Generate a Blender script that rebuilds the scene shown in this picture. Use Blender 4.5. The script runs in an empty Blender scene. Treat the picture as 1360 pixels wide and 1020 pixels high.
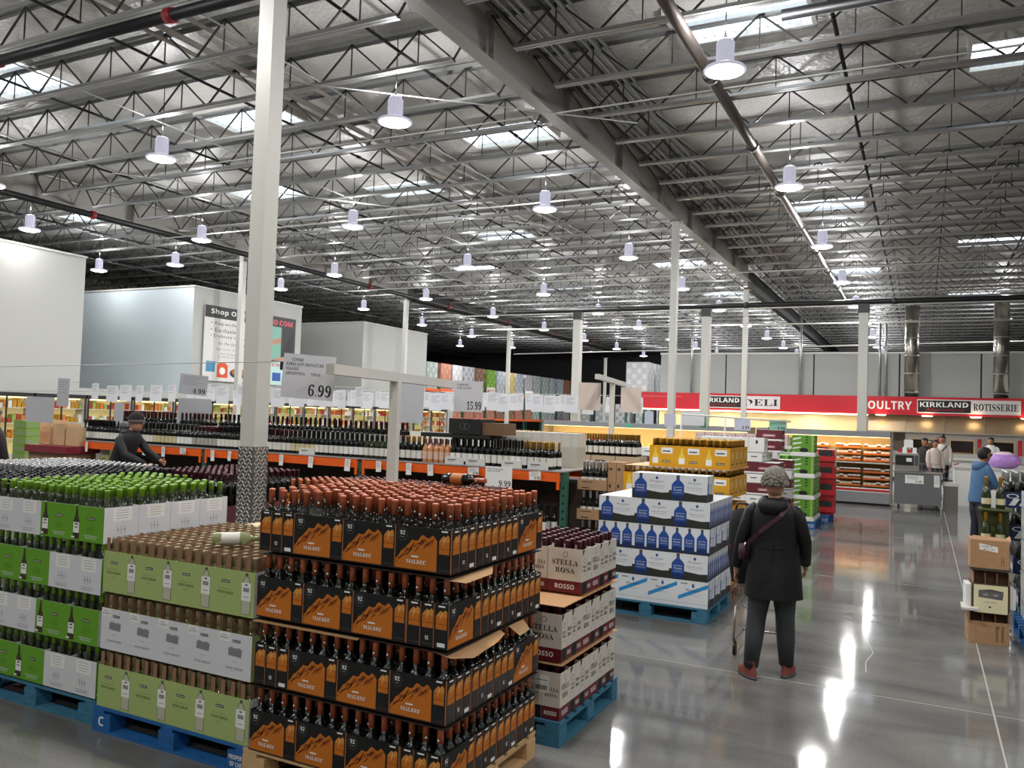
import bpy, math, random
from mathutils import Vector, Matrix
random.seed(7)
SC = bpy.context.scene
COL = SC.collection
# ------------------------------------------------------------------ camera
CAM_H = 1.93
YAW, PITCH, ROLL, FPX = -0.46436, 0.03811, 0.033407, 1093.46
_f = Vector((math.sin(YAW)*math.cos(PITCH), math.cos(YAW)*math.cos(PITCH), math.sin(PITCH)))
_r = Vector((math.cos(YAW), -math.sin(YAW), 0)); _u = _r.cross(_f)
_c, _s = math.cos(ROLL), math.sin(ROLL)
_R = _c*_r + _s*_u; _U = -_s*_r + _c*_u
cd = bpy.data.cameras.new('camera'); cam = bpy.data.objects.new('camera', cd); COL.objects.link(cam)
cd.sensor_width = 36; cd.lens = FPX/1360*36; cd.clip_end = 300
M4 = Matrix((( _R.x, _U.x, -_f.x, 0), (_R.y, _U.y, -_f.y, 0), (_R.z, _U.z, -_f.z, CAM_H), (0, 0, 0, 1)))
cam.matrix_world = M4
SC.camera = cam
# ------------------------------------------------------------------ world and exposure
w = bpy.data.worlds.new('world'); SC.world = w; w.use_nodes = True
bg = w.node_tree.nodes['Background']; bg.inputs[0].default_value = (.75, .85, 1, 1); bg.inputs[1].default_value = 1.0
vs = SC.view_settings
vs.view_transform = 'Standard'; vs.look = 'None'; vs.gamma = 1; vs.use_curve_mapping = False; vs.exposure = 0.35
SC.cycles.max_bounces = 7; SC.cycles.diffuse_bounces = 4; SC.cycles.glossy_bounces = 3
SC.cycles.transmission_bounces = 5; SC.cycles.sample_clamp_indirect = 6
LAMP_W = 95.0        # watts of one high-bay lamp
LENS_E = 14.0
SKY_E = 2.3
UP_W = 100.0
ORD = ['first','second','third','fourth','fifth','sixth','seventh','eighth','ninth','tenth','eleventh','twelfth','thirteenth','fourteenth','fifteenth','sixteenth','seventeenth','eighteenth','nineteenth','twentieth']
def ordn(i):
    n = i+1
    if n <= 20: return ORD[i]
    T = ['twenty', 'thirty', 'forty', 'fifty', 'sixty', 'seventy', 'eighty', 'ninety', 'hundred']
    return (T[n//10-2]+'-'+ORD[n % 10-1]) if n % 10 else T[n//10-2].replace('ty', 'tieth')
# ------------------------------------------------------------------ materials
def lin(h):
    h = h.lstrip('#'); o = []
    for i in (0, 2, 4):
        c = int(h[i:i+2], 16)/255
        o.append(c/12.92 if c <= .04045 else ((c+.055)/1.055)**2.4)
    return (*o, 1)
MATS = {}
def vary(m, amt):
    """every object with this material gets its own slight shade"""
    nt = m.node_tree; b = nt.nodes['Principled BSDF']; oi = nt.nodes.new('ShaderNodeObjectInfo'); mr = nt.nodes.new('ShaderNodeMapRange')
    mr.inputs['To Min'].default_value = 1-amt; mr.inputs['To Max'].default_value = 1+amt; hs = nt.nodes.new('ShaderNodeHueSaturation')
    nt.links.new(oi.outputs['Random'], mr.inputs['Value']); nt.links.new(mr.outputs[0], hs.inputs['Value'])
    src = b.inputs['Base Color'].links
    if src: nt.links.new(src[0].from_socket, hs.inputs['Color'])
    else: hs.inputs['Color'].default_value = b.inputs['Base Color'].default_value
    nt.links.new(hs.outputs[0], b.inputs['Base Color']); return m
def mat(name, col, rough=.6, metal=0., emit=None, es=0., trans=0., alpha=1., spec=.5, noise=None, bump=None, coat=0.):
    if name in MATS: return MATS[name]
    m = bpy.data.materials.new(name); m.use_nodes = True; nt = m.node_tree
    b = nt.nodes['Principled BSDF']
    c = lin(col) if isinstance(col, str) else (*col, 1)
    b.inputs['Base Color'].default_value = c
    b.inputs['Roughness'].default_value = rough; b.inputs['Metallic'].default_value = metal
    b.inputs['Specular IOR Level'].default_value = spec
    if coat: b.inputs['Coat Weight'].default_value = coat
    if trans: b.inputs['Transmission Weight'].default_value = trans
    if alpha < 1: b.inputs['Alpha'].default_value = alpha
    if emit:
        b.inputs['Emission Color'].default_value = lin(emit); b.inputs['Emission Strength'].default_value = es
    if noise:      # (scale, amount, (stretch))
        tc = nt.nodes.new('ShaderNodeTexCoord'); mp = nt.nodes.new('ShaderNodeMapping'); nz = nt.nodes.new('ShaderNodeTexNoise')
        mp.inputs['Scale'].default_value = noise[2] if len(noise) > 2 else (1, 1, 1)
        nz.inputs['Scale'].default_value = noise[0]; nz.inputs['Detail'].default_value = 5
        nt.links.new(tc.outputs['Object'], mp.inputs[0]); nt.links.new(mp.outputs[0], nz.inputs['Vector'])
        cr = nt.nodes.new('ShaderNodeValToRGB'); a = noise[1]
        cr.color_ramp.elements[0].position = .3; cr.color_ramp.elements[1].position = .7
        cr.color_ramp.elements[0].color = tuple(x*(1-a) for x in c[:3])+(1,)
        cr.color_ramp.elements[1].color = tuple(min(1, x*(1+a)) for x in c[:3])+(1,)
        nt.links.new(nz.outputs['Fac'], cr.inputs[0]); nt.links.new(cr.outputs[0], b.inputs['Base Color'])
        if bump:
            bp = nt.nodes.new('ShaderNodeBump'); bp.inputs['Strength'].default_value = bump; bp.inputs['Distance'].default_value = .01
            nt.links.new(nz.outputs['Fac'], bp.inputs['Height']); nt.links.new(bp.outputs[0], b.inputs['Normal'])
    MATS[name] = m
    return m
# ------------------------------------------------------------------ mesh builder
class MB:
    def __init__(s): s.v = []; s.f = []; s.m = []; s.mats = []; s.sm = []
    def mi(s, m):
        if m not in s.mats: s.mats.append(m)
        return s.mats.index(m)
    def poly(s, pts, m, smooth=False):
        n = len(s.v); s.v += [tuple(p) for p in pts]; s.f.append(tuple(range(n, n+len(pts)))); s.m.append(s.mi(m)); s.sm.append(smooth)
    def box(s, x0, x1, y0, y1, z0, z1, m, skip=''):
        n = len(s.v)
        s.v += [(x0,y0,z0),(x1,y0,z0),(x1,y1,z0),(x0,y1,z0),(x0,y0,z1),(x1,y0,z1),(x1,y1,z1),(x0,y1,z1)]
        for k, q in (('b',(0,3,2,1)),('t',(4,5,6,7)),('f',(0,1,5,4)),('r',(1,2,6,5)),('k',(2,3,7,6)),('l',(3,0,4,7))):
            if k in skip: continue
            s.f.append(tuple(n+i for i in q)); s.m.append(s.mi(m)); s.sm.append(False)
    def bar(s, p, q, w, h, m, up=(0,0,1)):
        p = Vector(p); q = Vector(q); d = (q-p).normalized(); u = Vector(up)
        if abs(d.dot(u)) > .99: u = Vector((1,0,0))
        a = d.cross(u).normalized()*w/2; b = a.cross(d).normalized()*h/2
        n = len(s.v)
        for c in (p, q): s.v += [tuple(c+a+b), tuple(c-a+b), tuple(c-a-b), tuple(c+a-b)]
        for r in ((0,1,5,4),(1,2,6,5),(2,3,7,6),(3,0,4,7),(3,2,1,0),(4,5,6,7)):
            s.f.append(tuple(n+i for i in r)); s.m.append(s.mi(m)); s.sm.append(False)
    def tube(s, pts, rad, m, n=8, cap=True, flat=None, smooth=True):
        # rings along a polyline; rad a number or list; flat=(sx, sy) squashes the section
        P = [Vector(p) for p in pts]; R = rad if isinstance(rad, (list, tuple)) else [rad]*len(P)
        base = len(s.v); k = s.mi(m); ref = None
        for i, p in enumerate(P):
            d = (P[min(i+1, len(P)-1)] - P[max(i-1, 0)]).normalized()
            if ref is None:
                ref = Vector((1,0,0)) if abs(d.z) > .7 else Vector((0,0,1))
            a = (ref - d*ref.dot(d)).normalized(); b = d.cross(a); ref = a
            r = R[i]; rx, ry = (r if isinstance(r, tuple) else (r, r))
            for j in range(n):
                t = 2*math.pi*j/n
                s.v.append(tuple(p + a*math.cos(t)*rx + b*math.sin(t)*ry))
        for i in range(len(P)-1):
            for j in range(n):
                s.f.append((base+i*n+j, base+i*n+(j+1)%n, base+(i+1)*n+(j+1)%n, base+(i+1)*n+j)); s.m.append(k); s.sm.append(smooth)
        if cap:
            s.f.append(tuple(base+j for j in reversed(range(n)))); s.m.append(k); s.sm.append(False)
            s.f.append(tuple(base+(len(P)-1)*n+j for j in range(n))); s.m.append(k); s.sm.append(False)
    def lathe(s, prof, m, n=12, c=(0,0,0), smooth=True, sx=1, sy=1):
        base = len(s.v); k = s.mi(m)
        for r, z in prof:
            for j in range(n):
                t = 2*math.pi*j/n; s.v.append((c[0]+r*sx*math.cos(t), c[1]+r*sy*math.sin(t), c[2]+z))
        for i in range(len(prof)-1):
            for j in range(n):
                s.f.append((base+i*n+j, base+i*n+(j+1)%n, base+(i+1)*n+(j+1)%n, base+(i+1)*n+j)); s.m.append(k); s.sm.append(smooth)
        if prof[0][0] > 1e-4: s.f.append(tuple(base+j for j in reversed(range(n)))); s.m.append(k); s.sm.append(False)
        if prof[-1][0] > 1e-4: s.f.append(tuple(base+(len(prof)-1)*n+j for j in range(n))); s.m.append(k); s.sm.append(False)
    def mesh(s, name):
        me = bpy.data.meshes.new(name); me.from_pydata(s.v, [], s.f)
        for m in s.mats: me.materials.append(m)
        me.polygons.foreach_set('material_index', s.m); me.polygons.foreach_set('use_smooth', s.sm); me.update()
        return me
    def build(s, name, parent=None, link=True):
        o = bpy.data.objects.new(name, s.mesh(name))
        if link: COL.objects.link(o)
        if parent is not None: o.parent = parent
        return o
def tag(o, label=None, cat=None, group=None, kind=None):
    if label: o['label'] = label
    if cat: o['category'] = cat
    if group: o['group'] = group
    if kind: o['kind'] = kind
    return o
def empty(name, loc=(0,0,0), rz=0, link=True):
    o = bpy.data.objects.new(name, None); o.location = loc; o.rotation_euler = (0, 0, rz)
    o.empty_display_size = .05
    if link: COL.objects.link(o)
    return o
KIDS = {}
def kid(o, parent):          # register a proto part (protos themselves are never linked)
    o.parent = parent; KIDS.setdefault(parent.name, []).append(o); return o
def inst(proto, loc, rz=0, label=None, group=None, cat=None, parts=True, rx=None):
    r = proto.copy(); COL.objects.link(r); r.location = loc
    r.rotation_euler = rx if rx else (0, 0, rz)
    for k in ('label', 'category', 'group'):
        if k in proto.keys(): r[k] = proto[k]
    tag(r, label, cat, group)
    if parts:
        for c in KIDS.get(proto.name, ()):
            d = c.copy(); COL.objects.link(d); d.parent = r
            for g in KIDS.get(c.name, ()):
                e = g.copy(); COL.objects.link(e); e.parent = d
    return r
def pix(x, y, Y):      # a measured direction turned into a place at depth Y
    r = _R*(x-680)+_U*(510-y)+_f*FPX; t = Y/r.y; return Vector((r.x*t, Y, r.z*t+CAM_H))
def pixz(x, y, z):
    r = _R*(x-680)+_U*(510-y)+_f*FPX; t = (z-CAM_H)/r.z; return Vector((r.x*t, r.y*t, z))
def crowd(name, mb, places, label=None, cat=None, parent=None):
    """many copies of one small mesh joined into a single object of kind stuff"""
    big = MB(); big.mats = list(mb.mats); nv = len(mb.v); V = mb.v
    for (x, y, z) in places:
        n = len(big.v); big.v += [(a+x, b+y, c+z) for a, b, c in V]; big.f += [tuple(n+i for i in f) for f in mb.f]; big.m += mb.m; big.sm += mb.sm
    o = big.build(name, parent); tag(o, label, cat, None, 'stuff'); return o
def as_mb(o):
    b = MB(); me = o.data; b.v = [tuple(v.co) for v in me.vertices]; b.mats = list(me.materials)
    for p in me.polygons: b.f.append(tuple(p.vertices)); b.m.append(p.material_index); b.sm.append(p.use_smooth)
    return b
# ------------------------------------------------------------------ lettering (flat print built as thin faces)
_TX = {}
def _serif(t):
    o = ''
    for ch in t:
        if 'A' <= ch <= 'Z': o += chr(0x1D400+ord(ch)-65)
        elif 'a' <= ch <= 'z': o += chr(0x1D41A+ord(ch)-97)
        elif '0' <= ch <= '9': o += chr(0x1D7CE+ord(ch)-48)
        else: o += ch
    return o
def _sansb(t):
    o = ''
    for ch in t:
        if 'A' <= ch <= 'Z': o += chr(0x1D5D4+ord(ch)-65)
        elif 'a' <= ch <= 'z': o += chr(0x1D5EE+ord(ch)-97)
        elif '0' <= ch <= '9': o += chr(0x1D7EC+ord(ch)-48)
        else: o += ch
    return o
def text2d(t, style=''):
    k = (t, style)
    if k in _TX: return _TX[k]
    c = bpy.data.curves.new('lettering', 'FONT'); c.body = _serif(t) if style == 's' else _sansb(t) if style == 'b' else t
    c.resolution_u = 1
    o = bpy.data.objects.new('lettering', c); COL.objects.link(o)
    me = bpy.data.meshes.new_from_object(o.evaluated_get(bpy.context.evaluated_depsgraph_get()))
    vs_ = [(v.co.x, v.co.y) for v in me.vertices]; fs = [tuple(p.vertices) for p in me.polygons]
    bpy.data.objects.remove(o); bpy.data.meshes.remove(me); bpy.data.curves.remove(c)
    if vs_:
        x0 = min(v[0] for v in vs_); x1 = max(v[0] for v in vs_); y0 = min(v[1] for v in vs_); y1 = max(v[1] for v in vs_)
        vs_ = [(v[0]-x0, v[1]-y0) for v in vs_]; _TX[k] = (vs_, fs, x1-x0, y1-y0)
    else: _TX[k] = ([], [], 1, 1)
    return _TX[k]
class Art:
    """flat print on a face: origin O (lower left), axes u, v, outward n"""
    def __init__(s, mb, O, u, v, n, W=1, H=1):
        s.mb, s.O, s.u, s.v, s.n, s.W, s.H = mb, Vector(O), Vector(u), Vector(v), Vector(n), W, H
    def P(s, x, y, l): return s.O + s.u*x*s.W + s.v*y*s.H + s.n*(.0006*l)
    def r(s, x0, y0, x1, y1, m, l=1): s.mb.poly([s.P(x0,y0,l), s.P(x1,y0,l), s.P(x1,y1,l), s.P(x0,y1,l)], m)
    def p(s, pts, m, l=1): s.mb.poly([s.P(x, y, l) for x, y in pts], m)
    def e(s, cx, cy, rx, ry, m, l=1, n=14): s.p([(cx+rx*math.cos(2*math.pi*i/n), cy+ry*math.sin(2*math.pi*i/n)) for i in range(n)], m, l)
    def t(s, txt, x, y, w, h, m, l=2, style=''):
        vs_, fs, tw, th = text2d(txt, style); n = len(s.mb.v); k = s.mb.mi(m)
        for a, b in vs_: s.mb.v.append(tuple(s.P(x+a/tw*w, y+b/th*h, l)))
        for q in fs: s.mb.f.append(tuple(n+i for i in q)); s.mb.m.append(k); s.mb.sm.append(False)
def faces4(mb, W, D, z0, H):
    """the four side faces of a box centred on the origin: front -y, right +x, back +y, left -x"""
    return (Art(mb, (-W/2,-D/2,z0), (1,0,0), (0,0,1), (0,-1,0), W, H), Art(mb, (W/2,-D/2,z0), (0,1,0), (0,0,1), (1,0,0), D, H),
            Art(mb, (W/2,D/2,z0), (-1,0,0), (0,0,1), (0,1,0), W, H), Art(mb, (-W/2,D/2,z0), (0,-1,0), (0,0,1), (-1,0,0), D, H))
# common materials
WHITE = mat('white_print', '#e9e9e6', .55); BLACK = mat('black_print', '#0c0c0d', .5); DGREY = mat('dark_grey_print', '#4a4a4c', .6)
MGREY = mat('mid_grey_print', '#8c8c8e', .6); KRAFT = mat('kraft_board', '#a98461', .8, noise=(30, .08)); KRAFTD = mat('kraft_divider', '#8a6a50', .85)
RED = mat('red_print', '#b51a26', .5); STEEL = mat('galvanised_steel', '#a9aaa9', .38, .75); STEELD = mat('dark_steel', '#4c4b49', .5, .6)
PAINT = mat('white_painted_steel', '#c9c8c2', .45); BLACKP = mat('black_pipe', '#18181a', .45)
STAIN = mat('stainless_steel', '#b5b3ad', .28, .9); ORANGE = mat('orange_rack_paint', '#e8601a', .45); GREENP = mat('green_rack_paint', '#2c5a4a', .5)
GLASSD = mat('dark_bottle_glass', (.004,.005,.004), .03, spec=.55)
CARD = mat('price_card', '#cfd0d6', .5)
# ================================================================== THE SETTING
# floor: polished concrete
def floor_mat():
    m = bpy.data.materials.new('polished_concrete'); m.use_nodes = True; nt = m.node_tree; b = nt.nodes['Principled BSDF']; N = nt.nodes.new; L = nt.links.new
    tc = N('ShaderNodeTexCoord'); mp = N('ShaderNodeMapping'); mp.inputs['Scale'].default_value = (.55, 1.6, 1); L(tc.outputs['Object'], mp.inputs[0])
    n1 = N('ShaderNodeTexNoise'); n1.inputs['Scale'].default_value = .9; n1.inputs['Detail'].default_value = 7; n1.inputs['Distortion'].default_value = 1.2; L(mp.outputs[0], n1.inputs['Vector'])
    n2 = N('ShaderNodeTexNoise'); n2.inputs['Scale'].default_value = 60; n2.inputs['Detail'].default_value = 3; L(tc.outputs['Object'], n2.inputs['Vector'])
    cr = N('ShaderNodeValToRGB'); cr.color_ramp.elements[0].position = .3; cr.color_ramp.elements[1].position = .72
    cr.color_ramp.elements[0].color = lin('#5f5e5d'); cr.color_ramp.elements[1].color = lin('#7e7d7a'); L(n1.outputs['Fac'], cr.inputs[0])
    mx = N('ShaderNodeMixRGB'); mx.blend_type = 'OVERLAY'; mx.inputs[0].default_value = .25; L(cr.outputs[0], mx.inputs[1]); L(n2.outputs['Fac'], mx.inputs[2]); L(mx.outputs[0], b.inputs['Base Color'])
    rr = N('ShaderNodeMapRange'); rr.inputs['To Min'].default_value = .035; rr.inputs['To Max'].default_value = .12; L(n1.outputs['Fac'], rr.inputs['Value']); L(rr.outputs[0], b.inputs['Roughness'])
    b.inputs['Specular IOR Level'].default_value = .36
    bp = N('ShaderNodeBump'); bp.inputs['Strength'].default_value = .05; bp.inputs['Distance'].default_value = .02
    n3 = N('ShaderNodeTexNoise'); n3.inputs['Scale'].default_value = 2.5; L(tc.outputs['Object'], n3.inputs['Vector']); L(n3.outputs['Fac'], bp.inputs['Height']); L(bp.outputs[0], b.inputs['Normal'])
    return m
X0, X1, Y0, Y1 = -42, 17, -9, 64
ZD = 7.75
mb = MB(); mb.box(X0, X1, Y0, Y1, -.2, 0, floor_mat()); tag(mb.build('floor'), kind='structure')
JT = mat('joint_filler', '#a3a39e', .5)
jn = 0
def trim(mb, label=None):
    global jn; jn += 1
    o = mb.build('trim_%d' % jn); tag(o, label, None, None, 'structure'); return o
for x in (.455, 5.3, -9.2):
    mb = MB(); mb.box(x-.006, x+.006, Y0+.1, Y1-.1, 0, .0015, JT); trim(mb)
for y in (6.58, 11.4, 16.2, 21.1, 26, 31):
    mb = MB(); mb.box(X0+.1, X1-.1, y-.0035, y+.0035, 0, .0012, JT); trim(mb)
mb = MB(); pts = [(-.43,8.2,.001),(-.36,7.8,.001),(-.40,7.45,.001),(-.38,7.15,.001)]
for a, b_ in zip(pts, pts[1:]): mb.bar(a, b_, .007, .0012, JT)
trim(mb, 'short pale crack in the polished concrete')
# ceiling with hung insulation
def quilt():
    m = bpy.data.materials.new('insulation_quilt'); m.use_nodes = True; nt = m.node_tree; b = nt.nodes['Principled BSDF']; N = nt.nodes.new; L = nt.links.new
    tc = N('ShaderNodeTexCoord'); n1 = N('ShaderNodeTexNoise'); n1.inputs['Scale'].default_value = .35; n1.inputs['Detail'].default_value = 4; L(tc.outputs['Object'], n1.inputs['Vector'])
    cr = N('ShaderNodeValToRGB'); cr.color_ramp.elements[0].color = lin('#b0aea9'); cr.color_ramp.elements[1].color = lin('#d2d0cb'); cr.color_ramp.elements[0].position = .3; cr.color_ramp.elements[1].position = .7
    L(n1.outputs['Fac'], cr.inputs[0]); L(cr.outputs[0], b.inputs['Base Color']); b.inputs['Roughness'].default_value = .45
    vo = N('ShaderNodeTexVoronoi'); vo.inputs['Scale'].default_value = 14; L(tc.outputs['Object'], vo.inputs['Vector'])
    n2 = N('ShaderNodeTexNoise'); n2.inputs['Scale'].default_value = 3; L(tc.outputs['Object'], n2.inputs['Vector'])
    ad = N('ShaderNodeMath'); ad.operation = 'MULTIPLY_ADD'; L(n2.outputs['Fac'], ad.inputs[0]); ad.inputs[1].default_value = 3; L(vo.outputs['Distance'], ad.inputs[2])
    bp = N('ShaderNodeBump'); bp.inputs['Strength'].default_value = .6; bp.inputs['Distance'].default_value = .02; L(ad.outputs[0], bp.inputs['Height']); L(bp.outputs[0], b.inputs['Normal'])
    return m
mb = MB(); mb.box(X0, X1, Y0, Y1, ZD, ZD+.15, quilt()); tag(mb.build('ceiling'), kind='structure')
WB = mat('wall_back_paint', '#8f8f8b', .8); WD = mat('far_wall_unlit', '#2b2b2c', .9)  # far wall coloured dark to stand for the unlit depth of the hall
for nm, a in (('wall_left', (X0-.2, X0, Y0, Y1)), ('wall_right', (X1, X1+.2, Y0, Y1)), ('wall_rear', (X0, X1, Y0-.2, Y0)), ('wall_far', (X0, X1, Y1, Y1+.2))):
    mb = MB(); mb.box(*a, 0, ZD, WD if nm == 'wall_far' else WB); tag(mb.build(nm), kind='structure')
# roof joists
def joist_proto(Lx):
    e = empty('roof_joist', link=False); e['kind'] = 'structure'
    a = MB()
    for s in (-.045, .045): a.box(.0, Lx, s-.035, s+.035, .60, .606, STEEL); a.box(0, Lx, s-(.035 if s < 0 else -.029), s-(.029 if s < 0 else -.035), .54, .60, STEEL)
    kid(a.build('top_chord', link=False), e)
    a = MB()
    for s in (-.035, .035): a.box(.45, Lx-.45, s-.028, s+.028, 0, .006, STEEL); a.box(.45, Lx-.45, s-(.028 if s < 0 else -.022), s-(.022 if s < 0 else -.028), .0, .05, STEEL)
    kid(a.build('bottom_chord', link=False), e)
    a = MB(); n = round((Lx-.9)/1.2); st = (Lx-.9)/n
    for i in range(n):
        x = .45+i*st
        a.bar((x, 0, .03), (x+st/2, 0, .57), .024, .024, STEELD); a.bar((x+st/2, 0, .57), (x+st, 0, .03), .024, .024, STEELD)
        a.bar((x+st/2, 0, .03), (x+st/2, 0, .57), .016, .016, STEELD)
    a.bar((.06, 0, .57), (.45, 0, .03), .024, .024, STEELD); a.bar((Lx-.45, 0, .03), (Lx-.06, 0, .57), .024, .024, STEELD)
    kid(a.build('web', link=False), e)
    return e
BX = (-34.9, -20.3, -5.7, 8.9)
jp = joist_proto(14.5); jp8 = joist_proto(7.9)
y = 1.6; ys = []
while y < 61: ys.append(y); y += 1.42
for bx in (-34.9, -20.3, -5.7):
    for y in ys:
        if bx == -34.9 and y < 11: continue
        inst(jp, (bx+.05, y, 7.06))
for y in ys: inst(jp8, (8.95, y, 7.06)) if y > 10 and y < 20 else None
# main girders
GB = mat('girder_paint', '#a5a29b', .5)
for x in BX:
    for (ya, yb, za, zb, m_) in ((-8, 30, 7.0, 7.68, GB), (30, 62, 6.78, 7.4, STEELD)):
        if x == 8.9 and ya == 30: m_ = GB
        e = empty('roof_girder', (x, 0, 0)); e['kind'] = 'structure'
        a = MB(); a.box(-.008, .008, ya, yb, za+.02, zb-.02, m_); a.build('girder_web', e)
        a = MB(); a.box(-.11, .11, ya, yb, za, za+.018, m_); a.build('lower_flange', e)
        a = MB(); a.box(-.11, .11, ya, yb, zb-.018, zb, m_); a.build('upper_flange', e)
        if m_ is GB:
            yy = ya+1.2
            st = MB(); st.box(-.1, .1, -.005, .005, za+.018, zb-.018, m_); sme = st.mesh('stiffener')
            while yy < yb:
                o = bpy.data.objects.new('stiffener', sme); COL.objects.link(o); o.parent = e; o.location = (0, yy, 0); yy += 2.84
# round pipes, conduits and ducts under the roof
PIPEW = mat('grey_white_pipe', '#9d958c', .5)
def pipe(name, p, q, r, m, n=10, hang=0, couple=None, label=None):
    e = MB(); e.tube([p, q], r, m, n); o = e.build(name); tag(o, label, kind='structure')
    if couple:
        P = Vector(p); Q = Vector(q); L_ = (Q-P).length; k = int(L_/couple[0])
        for i in range(1, k+1):
            c = P.lerp(Q, i*couple[0]/L_); d = (Q-P).normalized()*.06
            a = MB(); a.tube([c-d, c+d], r*1.35, couple[1], 8); a.build('coupling', o)
    return o
REDC = mat('red_coupling', '#8e1c1c', .5)
pipe('sprinkler_main', (-20.0+.25, -4, 6.86), (-19.75, 60, 6.86), .085, BLACKP, couple=(6.1, REDC), label='long black sprinkler main running beside the left girder')
pipe('sprinkler_main', (-19.5, 7.24, 6.9), (-6.2, 7.24, 6.9), .075, BLACKP, couple=(3.6, REDC), label='thick black pipe with red coupling crossing at the upper left')
pipe('sprinkler_main', (-1.62, 10.3, 6.95), (8, 10.3, 6.95), .07, BLACKP, couple=(2.3, REDC), label='black capped sprinkler pipe at the top beside a skylight')
pipe('sprinkler_main', (-13.4, 26.2, 5.62), (12, 26.2, 5.62), .075, BLACKP, couple=(4.2, STEELD), label='black pipe carried on the tops of the free standing posts')
for k, x in enumerate((-7.2, -11.0, -14.2, -17.4, -1.15, 2.4, 6.0, -24, -28)):
    pipe('sprinkler_branch', (x, 2, 7.4), (x, 60, 7.4), .03 if x > -4 and x < 0 else .026, BLACKP, 6, couple=(3.05, BLACKP))
for k in range(8):
    x = -5.35+k*.13 + (0.1 if k > 3 else 0)
    pipe('conduit', (x, 2, 7.52), (x, 58, 7.52), .026 if k % 3 else .038, STEEL if k % 4 else STEELD, 6)
for x in (-10.2, -10.5, -9.6): pipe('roof_pipe', (x, 4, 7.52), (x, 24, 7.52), .05 if x == -10.2 else .035, PIPEW, 8)
pipe('round_duct', (-2.86, 2, 7.0), (-2.86, 36, 7.0), .085, mat('duct_brown_grey', '#5f5751', .4, .5), 12, couple=(3.3, STEELD), label='grey brown round duct running towards the deli')
for x in (-12.6, -16.2, -8.6, 1.2, 4.3, -23, -27):
    a = MB(); a.bar((x, 1.6, 7.09), (x, 60, 7.09), .02, .02, STEEL); trim(a)
for (p, q, r) in (((-19.6,16.2,6.6),(-5.9,16.2,6.6),.018), ((-19,24.2,6.3),(8,24.2,6.3),.018), ((-19,29,5.9),(9,29,5.9),.02), ((-5.6,12.4,7.0),(8.6,12.4,7.0),.014), ((-6,12.4,7.0),(-14,12.4,7.0),.014),
                  ((-18,33,5.8),(9,33,5.8),.03), ((-22,44,5.6),(9,37.5,5.6),.03), ((-10,8.6,6.95),(-4.4,13.2,6.95),.012), ((-16,12,6.95),(-9,19.5,6.95),.012)):
    pipe('conduit', p, q, r, PAINT, 6)
# skylights
SKYM = mat('skylight_glazing', '#dfe8ee', .4, emit='#dbe8f4', es=SKY_E); WIRE = mat('skylight_wire', '#8a8f92', .5, .5)
skys = [(-2.4,11.6),(1.5,14.2),(-2.35,22.4),(-2.4,32.4),(1.8,28.4),(1.8,39),(-14.7,9),(-12,12),(-7.7,14.7),(-12,17.4),(-15.8,16.5),(-12,23.1),(-15.8,28.1),(-8,29.4),(-14.3,33.2),(-23.1,26.8),(-23.2,16.8),(-8,37),(-11.5,41),(-23.5,36),(-27,43),(-2.4,42)]
for i, (x, y) in enumerate(skys):
    e = empty('skylight', (x, y, ZD)); tag(e, None, None, None, 'structure')
    a = MB(); a.box(-.92, .92, -.52, .52, -.022, -.004, SKYM); a.build('glazing_panel', e)
    a = MB()
    for s in (-.95, .95): a.box(s-.03, s+.03, -.55, .55, -.12, 0, PAINT)
    for s in (-.55, .55): a.box(-.92, .92, s-.03, s+.03, -.12, 0, PAINT)
    a.build('skylight_curb', e)
    if y < 24:
        a = MB()
        for k in range(1, 12): a.box(-.92+k*.153-.003, -.92+k*.153+.003, -.52, .52, -.06, -.054, WIRE)
        for k in range(1, 6): a.box(-.92, .92, -.52+k*.173-.003, -.52+k*.173+.003, -.066, -.06, WIRE)
        g = a.build('wire_grid', e); tag(g, kind='stuff')
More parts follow.
